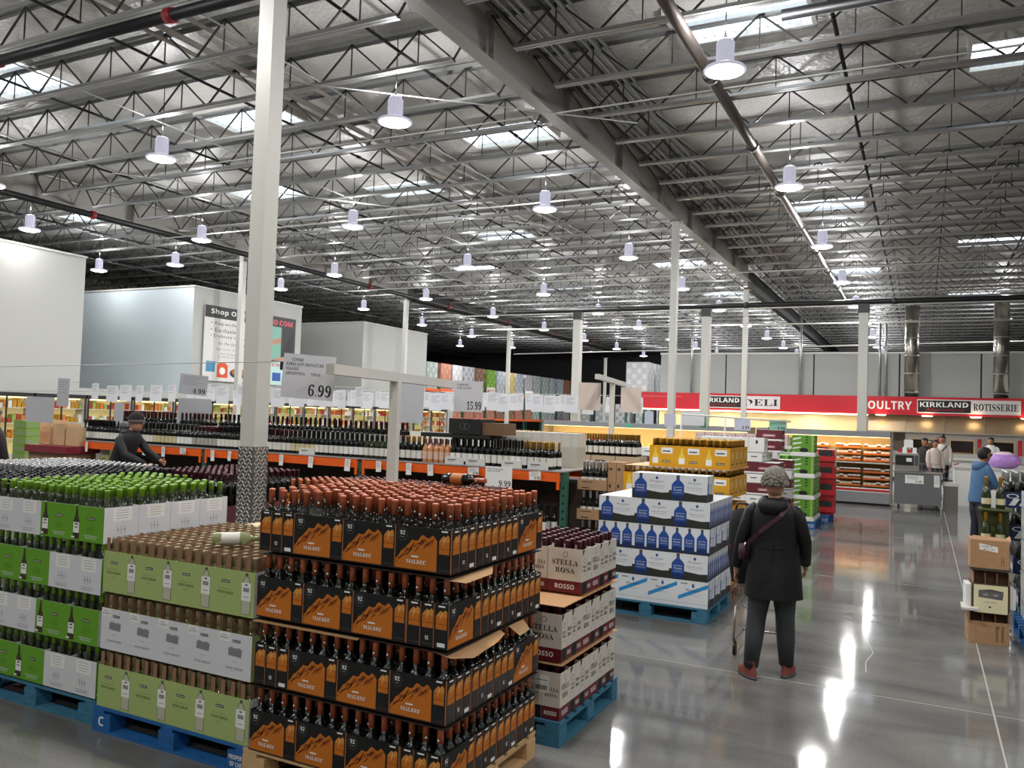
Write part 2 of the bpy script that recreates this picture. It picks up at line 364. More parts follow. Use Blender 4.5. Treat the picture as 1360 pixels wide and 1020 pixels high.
# columns
DPL = bpy.data.materials.new('diamond_plate'); DPL.use_nodes = True
def _dp():
    nt = DPL.node_tree; b = nt.nodes['Principled BSDF']; N = nt.nodes.new; L = nt.links.new
    b.inputs['Metallic'].default_value = .55; b.inputs['Roughness'].default_value = .38; b.inputs['Base Color'].default_value = lin('#77756f')
_dp()
LUG = mat('tread_lug_metal', '#e8e6e2', .4, .3)
def column(x, y, s, zt, lab, plate=False, cap='steel'):
    e = empty('column', (x, y, 0)); tag(e, lab, kind='structure')
    a = MB(); a.box(-s/2, s/2, -s/2, s/2, 0, zt, PAINT); a.build('column_shaft', e)
    a = MB(); a.box(-s, s, -s, s, 0, .02, STEELD); a.build('base_plate', e)
    a = MB(); a.box(-s*.9, s*.9, -s*.9, s*.9, zt, zt+.02, GB) if cap == 'steel' else a.box(-s*.6, s*.6, -s*.4, s*.4, zt, zt+.28, BLACKP); a.build('column_cap', e)
    if plate:
        t = .008
        a = MB()
        a.box(-s/2-t, s/2+t, -s/2-t, -s/2, .02, 1.56, DPL); a.box(s/2, s/2+t, -s/2, s/2, .02, 1.56, DPL); a.box(-s/2-t, -s/2, -s/2, s/2, .02, 1.56, DPL); a.box(-s/2-t, s/2+t, s/2, s/2+t, .02, 1.56, DPL)
        g = a.build('diamond_plate_guard', e)
        b = MB()           # raised lugs of the tread plate on the two faces in view
        for r_ in range(34):
            for c_ in range(5):
                z = 1.54-r_*.034; u = -s/2+.014+c_*.036+(.018 if r_ % 2 else 0)
                if u > s/2: continue
                d = .011 if (r_+c_) % 2 else -.011
                b.bar((u-.011, -s/2-t-.0015, z-d), (u+.011, -s/2-t-.0015, z+d), .007, .006, LUG)
                b.bar((s/2+t+.0015, u-.011, z-d), (s/2+t+.0015, u+.011, z+d), .007, .006, LUG)
        h = b.build('tread_lugs', g); tag(h, kind='stuff')
column(-5.60, 5.83, .175, 7.0, 'nearest white steel column with a diamond plate guard at its foot', True)
for x, y, z in ((-5.7, 20.4, 7), (-5.75, 30, 6.7), (-20.42, 20.4, 7), (-20.2, 29.8, 6.78), (-20.2, 39.8, 6.78), (-20.2, 55, 6.2), (8.9, 20.4, 7), (-20.2, 5.8, 7)):
    column(x, y, .17, z, None)
for r in (-.41, -.24, -.062): column(r*26.0, 26.2, .26, 5.28, None, cap='black')
# cooler boxes on the left
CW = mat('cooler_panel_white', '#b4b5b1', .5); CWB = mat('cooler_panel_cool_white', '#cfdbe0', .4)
XF = -21.3
for i, (ya, yb, zt, xl) in enumerate(((-6, 15.3, 5.98, -27), (19.2, 24.4, 5.78, -30), (28.3, 33.3, 5.66, -30))):
    e = empty('wall_cooler_%d' % (i+1)); e['kind'] = 'structure'
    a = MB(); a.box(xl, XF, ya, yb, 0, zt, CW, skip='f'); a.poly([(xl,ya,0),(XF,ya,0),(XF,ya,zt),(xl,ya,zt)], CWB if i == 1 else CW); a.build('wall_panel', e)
    a = MB(); a.box(xl, XF+.03, ya-.03, yb+.03, zt, zt+.05, PAINT); a.build('panel_cap', e)
mb = MB(); mb.box(-30, XF-.02, 15.3, 28.3, 0, 2.3, CW); tag(mb.build('wall_cooler_lower'), kind='structure')
mb = MB(); mb.box(-30, XF-.02, 33.3, 36, 0, 2.3, CW); tag(mb.build('wall_cooler_far'), kind='structure')
# deli wall, service counter front and red band
WP = mat('deli_upper_wall', '#9c9e9b', .6); CREAM = mat('deli_cream_wall', '#e2cfa5', .6); SEAM = mat('panel_seam', '#1d1d1e', .7)
e = empty('wall_deli', (0, 37, 0)); e['kind'] = 'structure'
xs = [-10.9, -7.9, -4.2, -.9, 2.0, 3.7, 7.2, 10.5, 14]
pm = None
for i in range(len(xs)-1):
    a = MB(); a.box(xs[i]+.03, xs[i+1]-.03, 0, .15, 2.4, 4.97, WP); a.build('wall_panel', e)
    a = MB(); a.box(xs[i+1]-.03, xs[i+1]+.03, .04, .12, 2.4, 5.0, SEAM); a.build('panel_seam', e)
a = MB(); a.box(xs[0], xs[-1], .0, .3, 0, 2.4, CREAM); a.build('lower_wall', e)
a = MB(); a.box(xs[0], xs[-1], -.02, .17, 4.97, 5.05, PAINT); a.build('wall_cap', e)
mb = MB(); mb.box(-11.6, 14, 35.5, 37, 3.13, 3.17, PAINT); tag(mb.build('ceiling_canopy'), kind='structure')
e = empty('ceiling_soffit'); e['kind'] = 'structure'
a = MB(); a.box(-11.6, 14, 35.6, 36.9, 2.46, 2.5, WHITE); a.build('soffit_panel', e)
mb = MB(); mb.box(-11.6, 14, 35.45, 35.5, 2.46, 3.17, mat('red_band', '#c01527', .35)); band = mb.build('sign_band'); tag(band, 'long red sign band above the deli and rotisserie', 'sign', None)
E1 = mat('band_signs_white', '#d9d3d2', .5)
def band_sign(xa, xb, words, style='s'):
    b = MB(); A = Art(b, (xa, 35.44, 2.55), (1,0,0), (0,0,1), (0,-1,0)); W = xb-xa; H = .53
    b.box(xa, xb, 35.43, 35.45, 2.55, 3.08, E1)
    A.O = Vector((xa, 35.428, 2.55)); k = min(W*.53, 1.9)
    A.r(.03, .04, k, H-.04, BLACK, 1)
    A.t('KIRKLAND', .1, .24, k-.18, .19, WHITE, 3, 'b'); A.t('𝑆𝑖𝑔𝑛𝑎𝑡𝑢𝑟𝑒', .3, .07, k-.5, .13, RED, 3)
    A.t(words, k+.08, .13, W-k-.16, .27, BLACK, 3, style)
    o = b.build('sign_panel', band); return o
band_sign(pix(929,535,35.44).x, pix(1036,535,35.44).x, 'DELI'); band_sign(pix(1218,538,35.44).x, pix(1356,540,35.44).x, 'ROTISSERIE')
b = MB(); A = Art(b, (-2.35, 35.445, 2.66), (1,0,0), (0,0,1), (0,-1,0)); A.O.x = pix(1144,537,35.44).x; A.t('POULTRY', 0, 0, pix(1211,537,35.44).x-A.O.x, .33, WHITE, 2, 'b'); b.build('lettering', band)
# ================================================================== LAMPS
LENS = mat('lamp_lens', '#ffffff', .4, emit='#fffdf6', es=LENS_E); HOUS = mat('lamp_prismatic_housing', '#a4a3b6', .3, emit='#e4e4f4', es=.32)
lp = empty('highbay_light', link=False)
a = MB(); a.lathe([(.0,.0),(.16,.005),(.235,.03),(.235,.045)], LENS, 16); kid(a.build('lens', link=False), lp)
a = MB(); a.lathe([(.262,.035),(.268,.05),(.25,.075),(.15,.10),(.105,.125),(.10,.15),(.105,.40),(.095,.43),(.03,.445)], HOUS, 16)
for k in range(12):
    t = k*math.pi/6; a.bar((.108*math.cos(t), .108*math.sin(t), .14), (.108*math.cos(t), .108*math.sin(t), .40), .012, .012, HOUS)
kid(a.build('housing', link=False), lp)
a = MB(); a.tube([(0,0,.44),(0,0,1.475)], .008, BLACKP, 5); a.bar((0,0,.44), (0,0,.5), .03, .03, BLACKP); kid(a.build('hanging_cord', link=False), lp)
lights = []
for j, x in enumerate((-2.28, -7.25, -12.3, -17.3)):
    for k in range(9):
        lights.append((x, 10.2+5.55*k))
lights += [(-20.8,13.3),(-24.8,18.3),(-21.2,18.3),(-21.4,23.3),(-22.6,34.8),(-21.8,28.9),(-26.9,46),(-22.9,40.4),(-23.9,47.5),(2.8,37.2),(7.6,10.2),(7.6,21.3),(2.7,4.6),(-2.28,4.6),(-7.25,4.6),(-12.3,4.6),(-17.3,4.6),(7.6,4.6),(-7,-1),(0,-1),(-2.28,-5),(-14,-1),(5,-5)]
ld = bpy.data.lights.new('highbay_lamp', 'AREA'); ld.shape = 'DISK'; ld.size = .44; ld.energy = LAMP_W; ld.color = (1, .985, .95); ld.spread = math.radians(178)
lu = bpy.data.lights.new('highbay_uplight', 'POINT'); lu.shadow_soft_size = .07; lu.energy = UP_W; lu.color = (.98, .98, 1)
lu.use_nodes = True      # batwing distribution of the prismatic refractor: weak straight up, strong to the sides
_n = lu.node_tree; _em = _n.nodes['Emission']; _tc = _n.nodes.new('ShaderNodeTexCoord'); _sp = _n.nodes.new('ShaderNodeSeparateXYZ'); _n.links.new(_tc.outputs['Normal'], _sp.inputs[0])
_a = _n.nodes.new('ShaderNodeMath'); _a.operation = 'MULTIPLY'; _n.links.new(_sp.outputs['Z'], _a.inputs[0]); _n.links.new(_sp.outputs['Z'], _a.inputs[1])
_b = _n.nodes.new('ShaderNodeMath'); _b.operation = 'MULTIPLY_ADD'; _n.links.new(_a.outputs[0], _b.inputs[0]); _b.inputs[1].default_value = -1.02; _b.inputs[2].default_value = 1.06; _b.use_clamp = True
_n.links.new(_b.outputs[0], _em.inputs['Strength'])
lu2 = lu.copy(); lu2.energy = UP_W*1.2
lw = bpy.data.lights.new('highbay_lamp_dim', 'AREA'); lw.shape = 'DISK'; lw.size = .44; lw.energy = 14; lw.color = (1, .985, .95)

order = ['first', 'second', 'third', 'fourth', 'fifth', 'sixth', 'seventh', 'eighth', 'ninth']
rown = {-2.28: 'row right of the girder', -7.25: 'row just left of the girder', -12.3: 'second row left of the girder', -17.3: 'third row left of the girder'}
for i, (x, y) in enumerate(lights):
    if x in rown and y > 5:
        k = round((y-10.2)/5.55); lab = 'high bay lamp, %s in the %s' % (order[k], rown[x])
        g = None
    else:
        lab = 'high bay lamp above the outer aisles, %s of the scattered ones' % ordn(i-36); g = 'high bay lamps outside the main rows'
    if (x, y) == (-2.28, 10.2+5.55*5) : pass
    o = inst(lp, (x, y, 6.28), 0, lab, g, 'lamp')
    l = bpy.data.objects.new('lamp_light', lw if x < -20 and y < 30 else ld); COL.objects.link(l); l.location = (0, 0, -.012); l.parent = o
    if y > 0: l = bpy.data.objects.new('lamp_uplight', lu2 if x < -20 else lu); COL.objects.link(l); l.location = (0, 0, .56); l.parent = o
# warm strip lights in the deli canopy
wl = bpy.data.lights.new('canopy_strip', 'AREA'); wl.shape = 'RECTANGLE'; wl.size = 3.4; wl.size_y = .12; wl.energy = 330; wl.color = (1, .86, .66)
for x in (-9.8, -6.2, -2.6, 1, 4.6):
    l = bpy.data.objects.new('canopy_light', wl); COL.objects.link(l); l.location = (x, 36.3, 2.44)
# ================================================================== PALLETS
PW = mat('raw_pine', '#c9a678', .75, noise=(18, .12, (1, 6, 6))); PB = mat('pallet_blue', '#1d5f9e', .6, noise=(14, .2, (1, 5, 5))); PBD = mat('pallet_blue_faded', '#38738f', .65, noise=(14, .22, (1, 5, 5)))
BRN = mat('pallet_brown', '#8a6448', .75, noise=(18, .15, (1, 6, 6)))
def pallet(m, W=1.22, D=1.02, txt=False):
    """origin at the middle of the footprint"""
    e = empty('pallet', link=False)
    bd = MB(); bd.box(-W/2, W/2, -.045, .045, 0, .017, m); bd = bd.mesh('deck_board')
    n = 8
    for i in range(n):
        o = bpy.data.objects.new('deck_board', bd); o.location = (0, -D/2+.047+(D-.094)*i/(n-1), .128); kid(o, e)
    bs = MB(); bs.box(-.045, .045, -D/2, D/2, 0, .017, m); bs = bs.mesh('cross_board')
    for x in (-W/2+.05, 0, W/2-.05):
        o = bpy.data.objects.new('cross_board', bs); o.location = (x, 0, .110); kid(o, e)
    for s in (0, 1, 2):
        y = (-D/2+.047, 0, D/2-.047)[s]; a = MB(); a.box(-W/2, W/2, y-.047, y+.047, 0, .016, m); kid(a.build('bottom_board', link=False), e)
    for s in (-1, 1):
        a = MB(); a.box(s*(W/2-.05)-.05, s*(W/2-.05)+.05, -D/2+.095, D/2-.095, 0, .016, m); kid(a.build('bottom_board', link=False), e)
    for x, hw in ((-W/2+.075, .075), (0, .06), (W/2-.075, .075)):
        for y in (-D/2+.055, 0, D/2-.055):
            a = MB(); a.box(x-hw, x+hw, y-.055, y+.055, .017, .109, m)
            if txt and y < 0:
                A = Art(a, (x-hw, y-.055, .017), (1,0,0), (0,0,1), (0,-1,0))
                if x < 0: A.t('C', .05, .02, .045, .055, WHITE, 1, 'b')
                elif x > 0: A.t('PROPERTY', .012, .05, .12, .024, WHITE, 1, 'b'); A.t('OF CHEP', .02, .014, .10, .024, WHITE, 1, 'b')
            kid(a.build('block', link=False), e)
    return e
pal_blue = pallet(PB, txt=True); pal_blue2 = pallet(PBD); pal_wood = pallet(PW); pal_brown = pallet(BRN)
def put_pallet(p, x0, x1, y0, y1, lab, cat='pallet', rz=0):
    o = inst(p, ((x0+x1)/2, (y0+y1)/2, 0), rz, lab, None, cat); return o
# ================================================================== BOTTLES
def vb(o):
    o.scale = (1, 1, random.uniform(.982, 1.012)); return o
def bottle(name, h, r, nr, sh0, sh1, glass, caps, capz, label=None, lz=(.05, .14), n=10, far=False, medal=None):
    """straight body to sh0, shoulder to sh1, neck radius nr, capsule from capz to h"""
    a = MB()
    mid = [(r*(1-t)+nr*t, sh0+(sh1-sh0)*u) for t, u in ((.12,.3), (.4,.6), (.8,.88))]
    a.lathe([(r*.92,0),(r,.006),(r,sh0)]+mid+[(nr,sh1),(nr,capz+.004)], glass, n)
    c = MB(); c.lathe([(nr+.0012,capz),(nr+.0012,h-.012),(nr+.0018,h-.011),(nr+.0018,h-.002),(nr*.8,h)], caps, n)
    if medal: c.lathe([(.008,0),(.008,.001)], medal, 8) if False else None
    if medal:
        A = Art(c, (0, -(nr+.003), capz+.02), (1,0,0), (0,0,1), (0,-1,0)); A.e(0, 0, .008, .008, BLACK, 0, 10); A.e(0, 0, .0055, .0055, medal, 1, 8)
    l = None
    if label:
        l = MB(); base = len(l.v); k = l.mi(label)
        for z in lz:
            for j in range(n): t = 2*math.pi*j/n; l.v.append(((r+.0008)*math.cos(t), (r+.0008)*math.sin(t), z))
        for j in range(n): l.f.append((base+j, base+(j+1)%n, base+n+(j+1)%n, base+n+j)); l.m.append(k); l.sm.append(True)
    if far:
        for q in (c, l):
            if q is None: continue
            off = len(a.v); a.v += q.v
            for f_, m_, s_ in zip(q.f, q.m, q.sm): a.f.append(tuple(off+i for i in f_)); a.m.append(a.mi(q.mats[m_])); a.sm.append(s_)
        return a.build(name, link=False)
    o = a.build(name, link=False); kid(c.build('capsule', link=False), o)
    if l: kid(l.build('paper_label', link=False), o)
    return o
COPPER = mat('copper_foil', '#b4603e', .42, .2, noise=(40, .12)); LIME = mat('lime_screwcap', '#6f9a1e', .4, noise=(50, .1)); MAROON = mat('maroon_foil', '#4a1622', .4)
SILVER = mat('silver_cap', '#c4c4c6', .35, .5); GOLD = mat('gold_foil', '#b98a2e', .35, .5); BLK = mat('black_foil', '#17171a', .35); TANC = mat('tan_screwcap', '#8d8560', .5); PINK = mat('dusty_foil', '#8a5a50', .5)
GREEND = mat('dark_green_glass', (.02,.03,.008), .08, spec=.7); ROSE = mat('rose_wine_glass', '#c98a5a', .1, spec=.7); CLEARW = mat('pinot_glass', '#c9cf8e', .05, trans=.75)
PAPER = mat('paper_label', '#dcdad2', .6); PAPERK = mat('cream_label', '#cfc49c', .6); COPL = mat('copper_label', '#b0662a', .5)
for m_ in (COPPER, LIME, MAROON, SILVER, GOLD, BLK, TANC, PINK): vary(m_, .22)
b_malbec = bottle('malbec_bottle', .318, .0355, .0148, .185, .222, GLASSD, COPPER, .243, COPL, (.07,.16), medal=WHITE); tag(b_malbec, cat='bottle')
b_ries = bottle('riesling_bottle', .318, .035, .0150, .135, .235, GREEND, LIME, .262, PAPER, (.03,.11)); tag(b_ries, cat='bottle')
b_pinot = bottle('pinot_bottle', .305, .036, .0150, .185, .215, CLEARW, TANC, .245, PAPER, (.05,.15)); tag(b_pinot, cat='bottle')
b_lying = bottle('pinot_bottle', .305, .036, .0150, .185, .215, mat('pale_wine_glass', '#b4bd8c', .04, spec=.8, trans=.45), TANC, .245, PAPER, (.05,.15)); tag(b_lying, cat='bottle')
b_stella = bottle('red_wine_bottle', .318, .037, .0150, .19, .222, GLASSD, MAROON, .235, PAPER, (.05,.14)); tag(b_stella, cat='bottle')
b_cava = bottle('sparkling_wine_bottle', .32, .043, .0165, .13, .225, GREEND, GOLD, .215, PAPERK, (.04,.10)); tag(b_cava, cat='bottle')
def fb(caps, *a, **k):
    name = k.pop('name', 'wine_bottle')
    return fb_(name, caps, *a, **k)
def fb_(name, caps, label=PAPER, glass=GLASSD, h=.315, r=.037, sh0=.185, sh1=.22, capz=.24, lz=(.04,.14), n=8):
    o = bottle(name, h, r, .015, sh0, sh1, glass, caps, capz, label, lz, n=n, far=True); tag(o, cat='bottle'); return o
# ================================================================== CASES
def tray(name, W, D, H, m, inner=None, art=None, t=.004):
    """open topped carton; origin at the middle of its bottom"""
    a = MB(); inner = inner or m
    a.box(-W/2, W/2, -D/2, D/2, 0, t, m)
    a.box(-W/2, W/2, -D/2, -D/2+t, t, H, m); a.box(-W/2, W/2, D/2-t, D/2, t, H, m)
    a.box(-W/2, -W/2+t, -D/2+t, D/2-t, t, H, m); a.box(W/2-t, W/2, -D/2+t, D/2-t, t, H, m)
    o = a.build(name, link=False)
    if art:
        for i, A0 in enumerate(range(4)):
            b = MB(); A = faces4(b, W, D, 0, H)[i]
            art[i](A); kid(b.build('printed_face', link=False), o)
    return o
def carton(name, W, D, H, m, art=None):
    a = MB(); a.box(-W/2, W/2, -D/2, D/2, 0, H, m); o = a.build(name, link=False)
    if art:
        for i in range(4):
            if art[i] is None: continue
            b = MB(); A = faces4(b, W, D, 0, H)[i]; art[i](A); kid(b.build('printed_face', link=False), o)
    return o
MO = mat('malbec_orange', '#c06c16', .5); MR = mat('malbec_rock', '#5a1a08', .55); ML = mat('malbec_peak', '#d08a3a', .5)
MK = mat('malbec_edge', '#a9683a', .6); INKG = mat('ink_grey', '#2e2e31', .5)
def small_logo(A, x, y, w, h, l=2, dark=True):
    A.r(x, y, x+w, y+h, BLACK if dark else WHITE, l); A.t('KIRKLAND', x+w*.08, y+h*.25, w*.84, h*.5, WHITE if dark else BLACK, l+1, 'b')
def mal_bottle(A, x, w):
    """printed picture of the lower bottle: orange label above black glass; x and w as shares"""
    A.r(x+w*.08, .06, x+w*.92, .44, INKG, 1); A.r(x+w*.08, .10, x+w*.92, .43, mat('ink_bottle','#141417',.3), 2)
    A.r(x+w*.08, .44, x+w*.92, .72, MO, 2)
    A.p([(x+w*.08,.72),(x+w*.92,.72),(x+w*.92,.84),(x+w*.75,.88),(x+w*.6,.82),(x+w*.45,.86),(x+w*.25,.80)], ML, 2)
    A.p([(x+w*.35,.62),(x+w*.5,.70),(x+w*.62,.83),(x+w*.5,.80)], mat('malbec_highlight','#e0b070',.5), 3)
    A.r(x+w*.08, .55, x+w*.92, .565, mat('malbec_line','#8a4a10',.5), 3)
    A.r(x+w*.25, .93, x+w*.75, .965, WHITE, 2)
def mal_wide(A):
    A.r(0, 0, 1, 1, BLACK, 0.5)
    A.p([(0,.03),(.745,.03),(.745,.72),(.70,.80),(.66,.84),(.60,.76),(.55,.78),(.49,.83),(.45,.79),(.41,.70),(.36,.68),(.30,.70),(.24,.60),(.16,.48),(.10,.42),(.05,.30),(0,.22)], MO, 1)
    ridge = [(0,.22),(.05,.30),(.10,.42),(.16,.48),(.24,.60),(.30,.70),(.36,.68),(.41,.70),(.45,.79),(.49,.83),(.55,.78),(.60,.76),(.66,.84),(.70,.80),(.745,.72)]
    def rh(x):
        for (a_, ya), (b_, yb) in zip(ridge, ridge[1:]):
            if a_ <= x <= b_: return ya+(yb-ya)*(x-a_)/(b_-a_)
        return .2
    rnd = random.Random(3)
    for k in range(30):
        x = .03+.0225*k+rnd.uniform(-.008,.008); w_ = rnd.uniform(.008,.022); d = rnd.uniform(.08,.26)*min(1, .5+x); top = rh(x)-rnd.uniform(.015,.12)
        xb = x-.05-.03*rnd.random()
        if xb < 0 or top-d < .2: d = max(.04, top-.22); xb = max(0, x-.03)
        A.p([(xb,top-d),(xb+w_*.5,top-d),(x+w_,top-d*.35),(x+w_*.9,top),(x,top-d*.3)], MR, 2)
    A.e(.12, .80, .088, .155, DGREY, 1, 16); A.e(.12, .80, .078, .138, BLACK, 2, 16); A.t('92', .075, .79, .09, .1, WHITE, 3, 'b'); A.r(.085, .735, .155, .75, MGREY, 3)
    A.r(.29, .305, .42, .34, WHITE, 3); A.t('MALBEC', .20, .16, .36, .09, WHITE, 3, 's'); A.r(.33, .115, .43, .122, MK, 3)
    mal_bottle(A, .765, .215)
    A.r(.985, 0, 1, 1, MK, 1); A.r(0, 0, 1, .03, mat('malbec_base','#241109',.5), 2)
def mal_wide_tag(A): mal_wide(A); A.r(.60, .075, .74, .155, WHITE, 3); A.r(.62, .10, .72, .12, MGREY, 4)
def mal_narrow(A):
    A.r(0, 0, 1, 1, BLACK, .5)
    for k in range(3): mal_bottle(A, .02+k*.325, .31); A.r(.325*(k+1)-.008, 0, .325*(k+1)+.006, 1, MK, 1) if k < 2 else None
    A.r(.985, 0, 1, 1, MK, 1); A.r(0, 0, .012, 1, MK, 1)
    A.t('92', .45, .17, .08, .09, WHITE, 3, 'b'); A.r(.74, .05, .92, .14, WHITE, 3)
case_mal = tray('wine_case', .310, .232, .207, BLACK, art=(mal_wide, mal_narrow, mal_wide_tag, mal_narrow)); tag(case_mal, cat='case')
# cell grid layouts per layer: (cells wide, cells deep, rotated) rectangles filling 15 x 13 cells
CW_ = .0782
def layer_boxes(kind):
    L = []
    if kind == 0:      # narrow end box first on the left, three wide on the front; right side: narrow, narrow, narrow, wide
        L.append((0,0,3,4,1)); L += [(3+4*i,0,4,3,0) for i in range(3)]
        L += [(11,3,4,3,0), (11,6,4,3,0), (12,9,3,4,1)]
        L += [(7,3,4,3,0), (3,3,4,3,0), (0,4,3,4,1), (7,6,4,3,0), (3,6,4,3,0), (0,8,3,4,1), (8,9,4,3,0), (4,9,4,3,0)]
    else:
        L += [(4*i,0,4,3,0) for i in range(3)]; L.append((12,0,3,4,1))
        L += [(11,4,4,3,0), (11,7,4,3,0), (11,10,4,3,0), (7,3,4,3,0) if 0 else (8,3,4,1,9)]
        L = [q for q in L if q[4] != 9]
        L += [(8,3,3,4,1), (4,3,4,3,0), (0,3,4,3,0), (7,7,4,3,0), (3,6,4,3,0), (0,6,3,4,1), (7,10,4,3,0), (3,10,4,3,0)]
    return L
MX, MY = -1.945-15*CW_, 3.318
put_pallet(pal_wood, -3.17, -1.95, 3.32, 4.34, 'raw pine pallet under the tall stack of orange and black malbec cases')
lname = ['bottom', 'second', 'third', 'top']
SLIP = mat('slip_sheet', '#b08a60', .8); SLIPD = mat('slip_sheet_edge', '#2a1c14', .8)
for k in range(4):
    z = .146+.345*k; kind = 1 if k % 2 == 0 else 0
    dx, dy = (0, 0) if k != 0 else (-.01, .0)
    for (cx, cy, w_, d_, rot) in layer_boxes(kind):
        x = MX+(cx+w_/2)*CW_+dx; y = MY+(cy+d_/2)*CW_+dy
        n_case = layer_boxes(kind).index((cx, cy, w_, d_, rot))
        side = ('front face, %s from the left' % ordn(cx//3 if cx < 12 or w_ == 3 else 3)) if cy == 0 else ('aisle side, %s back from the front' % ordn(max(0, (cy+1)//3))) if cx+w_ == 15 else 'inside the stack, %s one' % ordn(n_case)
        inst(case_mal, (x, y, z), math.pi/2 if rot else 0, 'orange peak malbec case, %s layer, %s' % (lname[k], side), 'malbec cases in the %s layer' % lname[k])
        for i in range(w_):
            for j in range(d_):
                ci, cj = cx+i, cy+j
                if k < 3 and not (cj == 0 or ci == 14 or (cj == 1 and ci % 2 == 0) or ci == 0): continue
                if k == 3 and (ci, cj) in ((5,0),): continue
                vb(inst(b_malbec, (MX+(ci+.5)*CW_+dx+random.uniform(-.002,.002), MY+(cj+.5)*CW_+random.uniform(-.002,.002), z+.005), random.choice((0,0,0,.6,1.6,-.5,3,2)),
                     'copper foil bottle, %s malbec layer, %s row back, %s from the left' % (lname[k], ordn(cj), ordn(ci)), 'copper topped bottles in the %s malbec layer' % lname[k]))
    if k < 3:
        a = MB(); b_ = MX+15*CW_; a.box(MX+.002, b_-.002, MY+.002, MY+13*CW_, 0, .004, SLIPD)
        if k == 2: a.poly([(b_-.06,MY,.003),(b_+.012,MY,-.006),(b_+.05,MY+.06,-.02),(b_+.06,MY+.30,-.012),(b_,MY+.42,.003)], SLIP)
        if k == 1: a.poly([(b_-.08,MY,.003),(b_+.02,MY-.01,-.01),(b_+.07,MY+.12,-.03),(b_+.07,MY+.36,-.012),(b_+.04,MY+.5,-.004),(b_,MY+.52,.003)], SLIP); a.poly([(b_,MY+.62,.003),(b_+.05,MY+.66,-.05),(b_+.05,MY+.78,-.04),(b_,MY+.8,.003)], SLIP); a.poly([(MX,MY,.003),(b_-.5,MY,.003),(b_-.5,MY-.02,-.003),(MX-.01,MY-.02,-.003)], SLIP)
        o = a.build('slip_sheet'); o.location = (0, 0, z+.325); tag(o, 'brown cardboard slip sheet lying on the %s layer of malbec bottles' % lname[k], 'cardboard')
# the bottle lying on the malbec stack
o = inst(b_malbec, (MX+7.2*CW_, MY+11.9*CW_, .146+.345*3+.357), 0, 'dark wine bottle lying on its side on top of the copper capped bottles', None, rx=(0, math.radians(88), math.radians(-12)))
# ---------------------------------------------------------------- riesling stack (green and white)
RG = mat('riesling_green', '#5f9c1c', .5); RGD = mat('ink_olive', '#3c6a12', .5); RWH = mat('riesling_white', '#d4d5da', .55)
def forks(A, cx, cy, s, m):
    for d in (-1, 0, 1):
        x = cx+d*s*.5; h_ = .13 if d == 0 else .10
        A.r(x-.004, cy-h_, x+.004, cy+h_, m, 2); A.r(x-s*.18, cy-.006, x+s*.18, cy+.006, m, 2)
def bot_pic(A, x, w, c, top=.97, lab=WHITE):
    A.p([(x,.05),(x+w,.05),(x+w,.52),(x+w*.72,.72),(x+w*.62,top),(x+w*.38,top),(x+w*.28,.72),(x,.52)], c, 1)
    A.r(x+w*.04, .22, x+w*.96, .52, lab, 2); A.r(x+w*.3, .45, x+w*.7, .49, BLACK, 3); A.r(x+w*.25, .36, x+w*.75, .40, MGREY, 3)
INKB = mat('ink_brown_bottle', '#3a2f1c', .4)
def r_wide(A):
    A.r(0, 0, 1, 1, RG, .5); bot_pic(A, .06, .20, INKB); A.r(.03, .07, .12, .12, WHITE, 4)
    small_logo(A, .50, .62, .22, .075); forks(A, .61, .38, .17, RGD); A.r(.40, .17, .82, .185, RWH, 2); A.t('RIESLING', .46, .09, .32, .055, RWH, 2)
def r_narrow(A):
    A.r(0, 0, 1, 1, RWH, .5); A.r(.25, .60, .80, .97, WHITE, 1)
    for k in range(4): A.r(.34, .90-.075*k, .71-.03*(k % 2), .912-.075*k, MGREY, 2)
    forks(A, .5, .36, .2, DGREY); A.r(.24, .155, .76, .165, MGREY, 2); A.t('RIESLING', .3, .075, .4, .05, MGREY, 2)
case_r = tray('wine_case', .2975, .243, .215, RWH, art=(r_wide, r_narrow, r_wide, r_narrow)); tag(case_r, cat='case')
GX1 = -4.40; GY = 3.37
put_pallet(pal_blue2, GX1-1.21, GX1-.0, GY, GY+1.02, 'faded blue pallet under the green and white riesling cases')
def row_layout(kind, n_w, Wd, Nw, Wx, Dy):
    pass
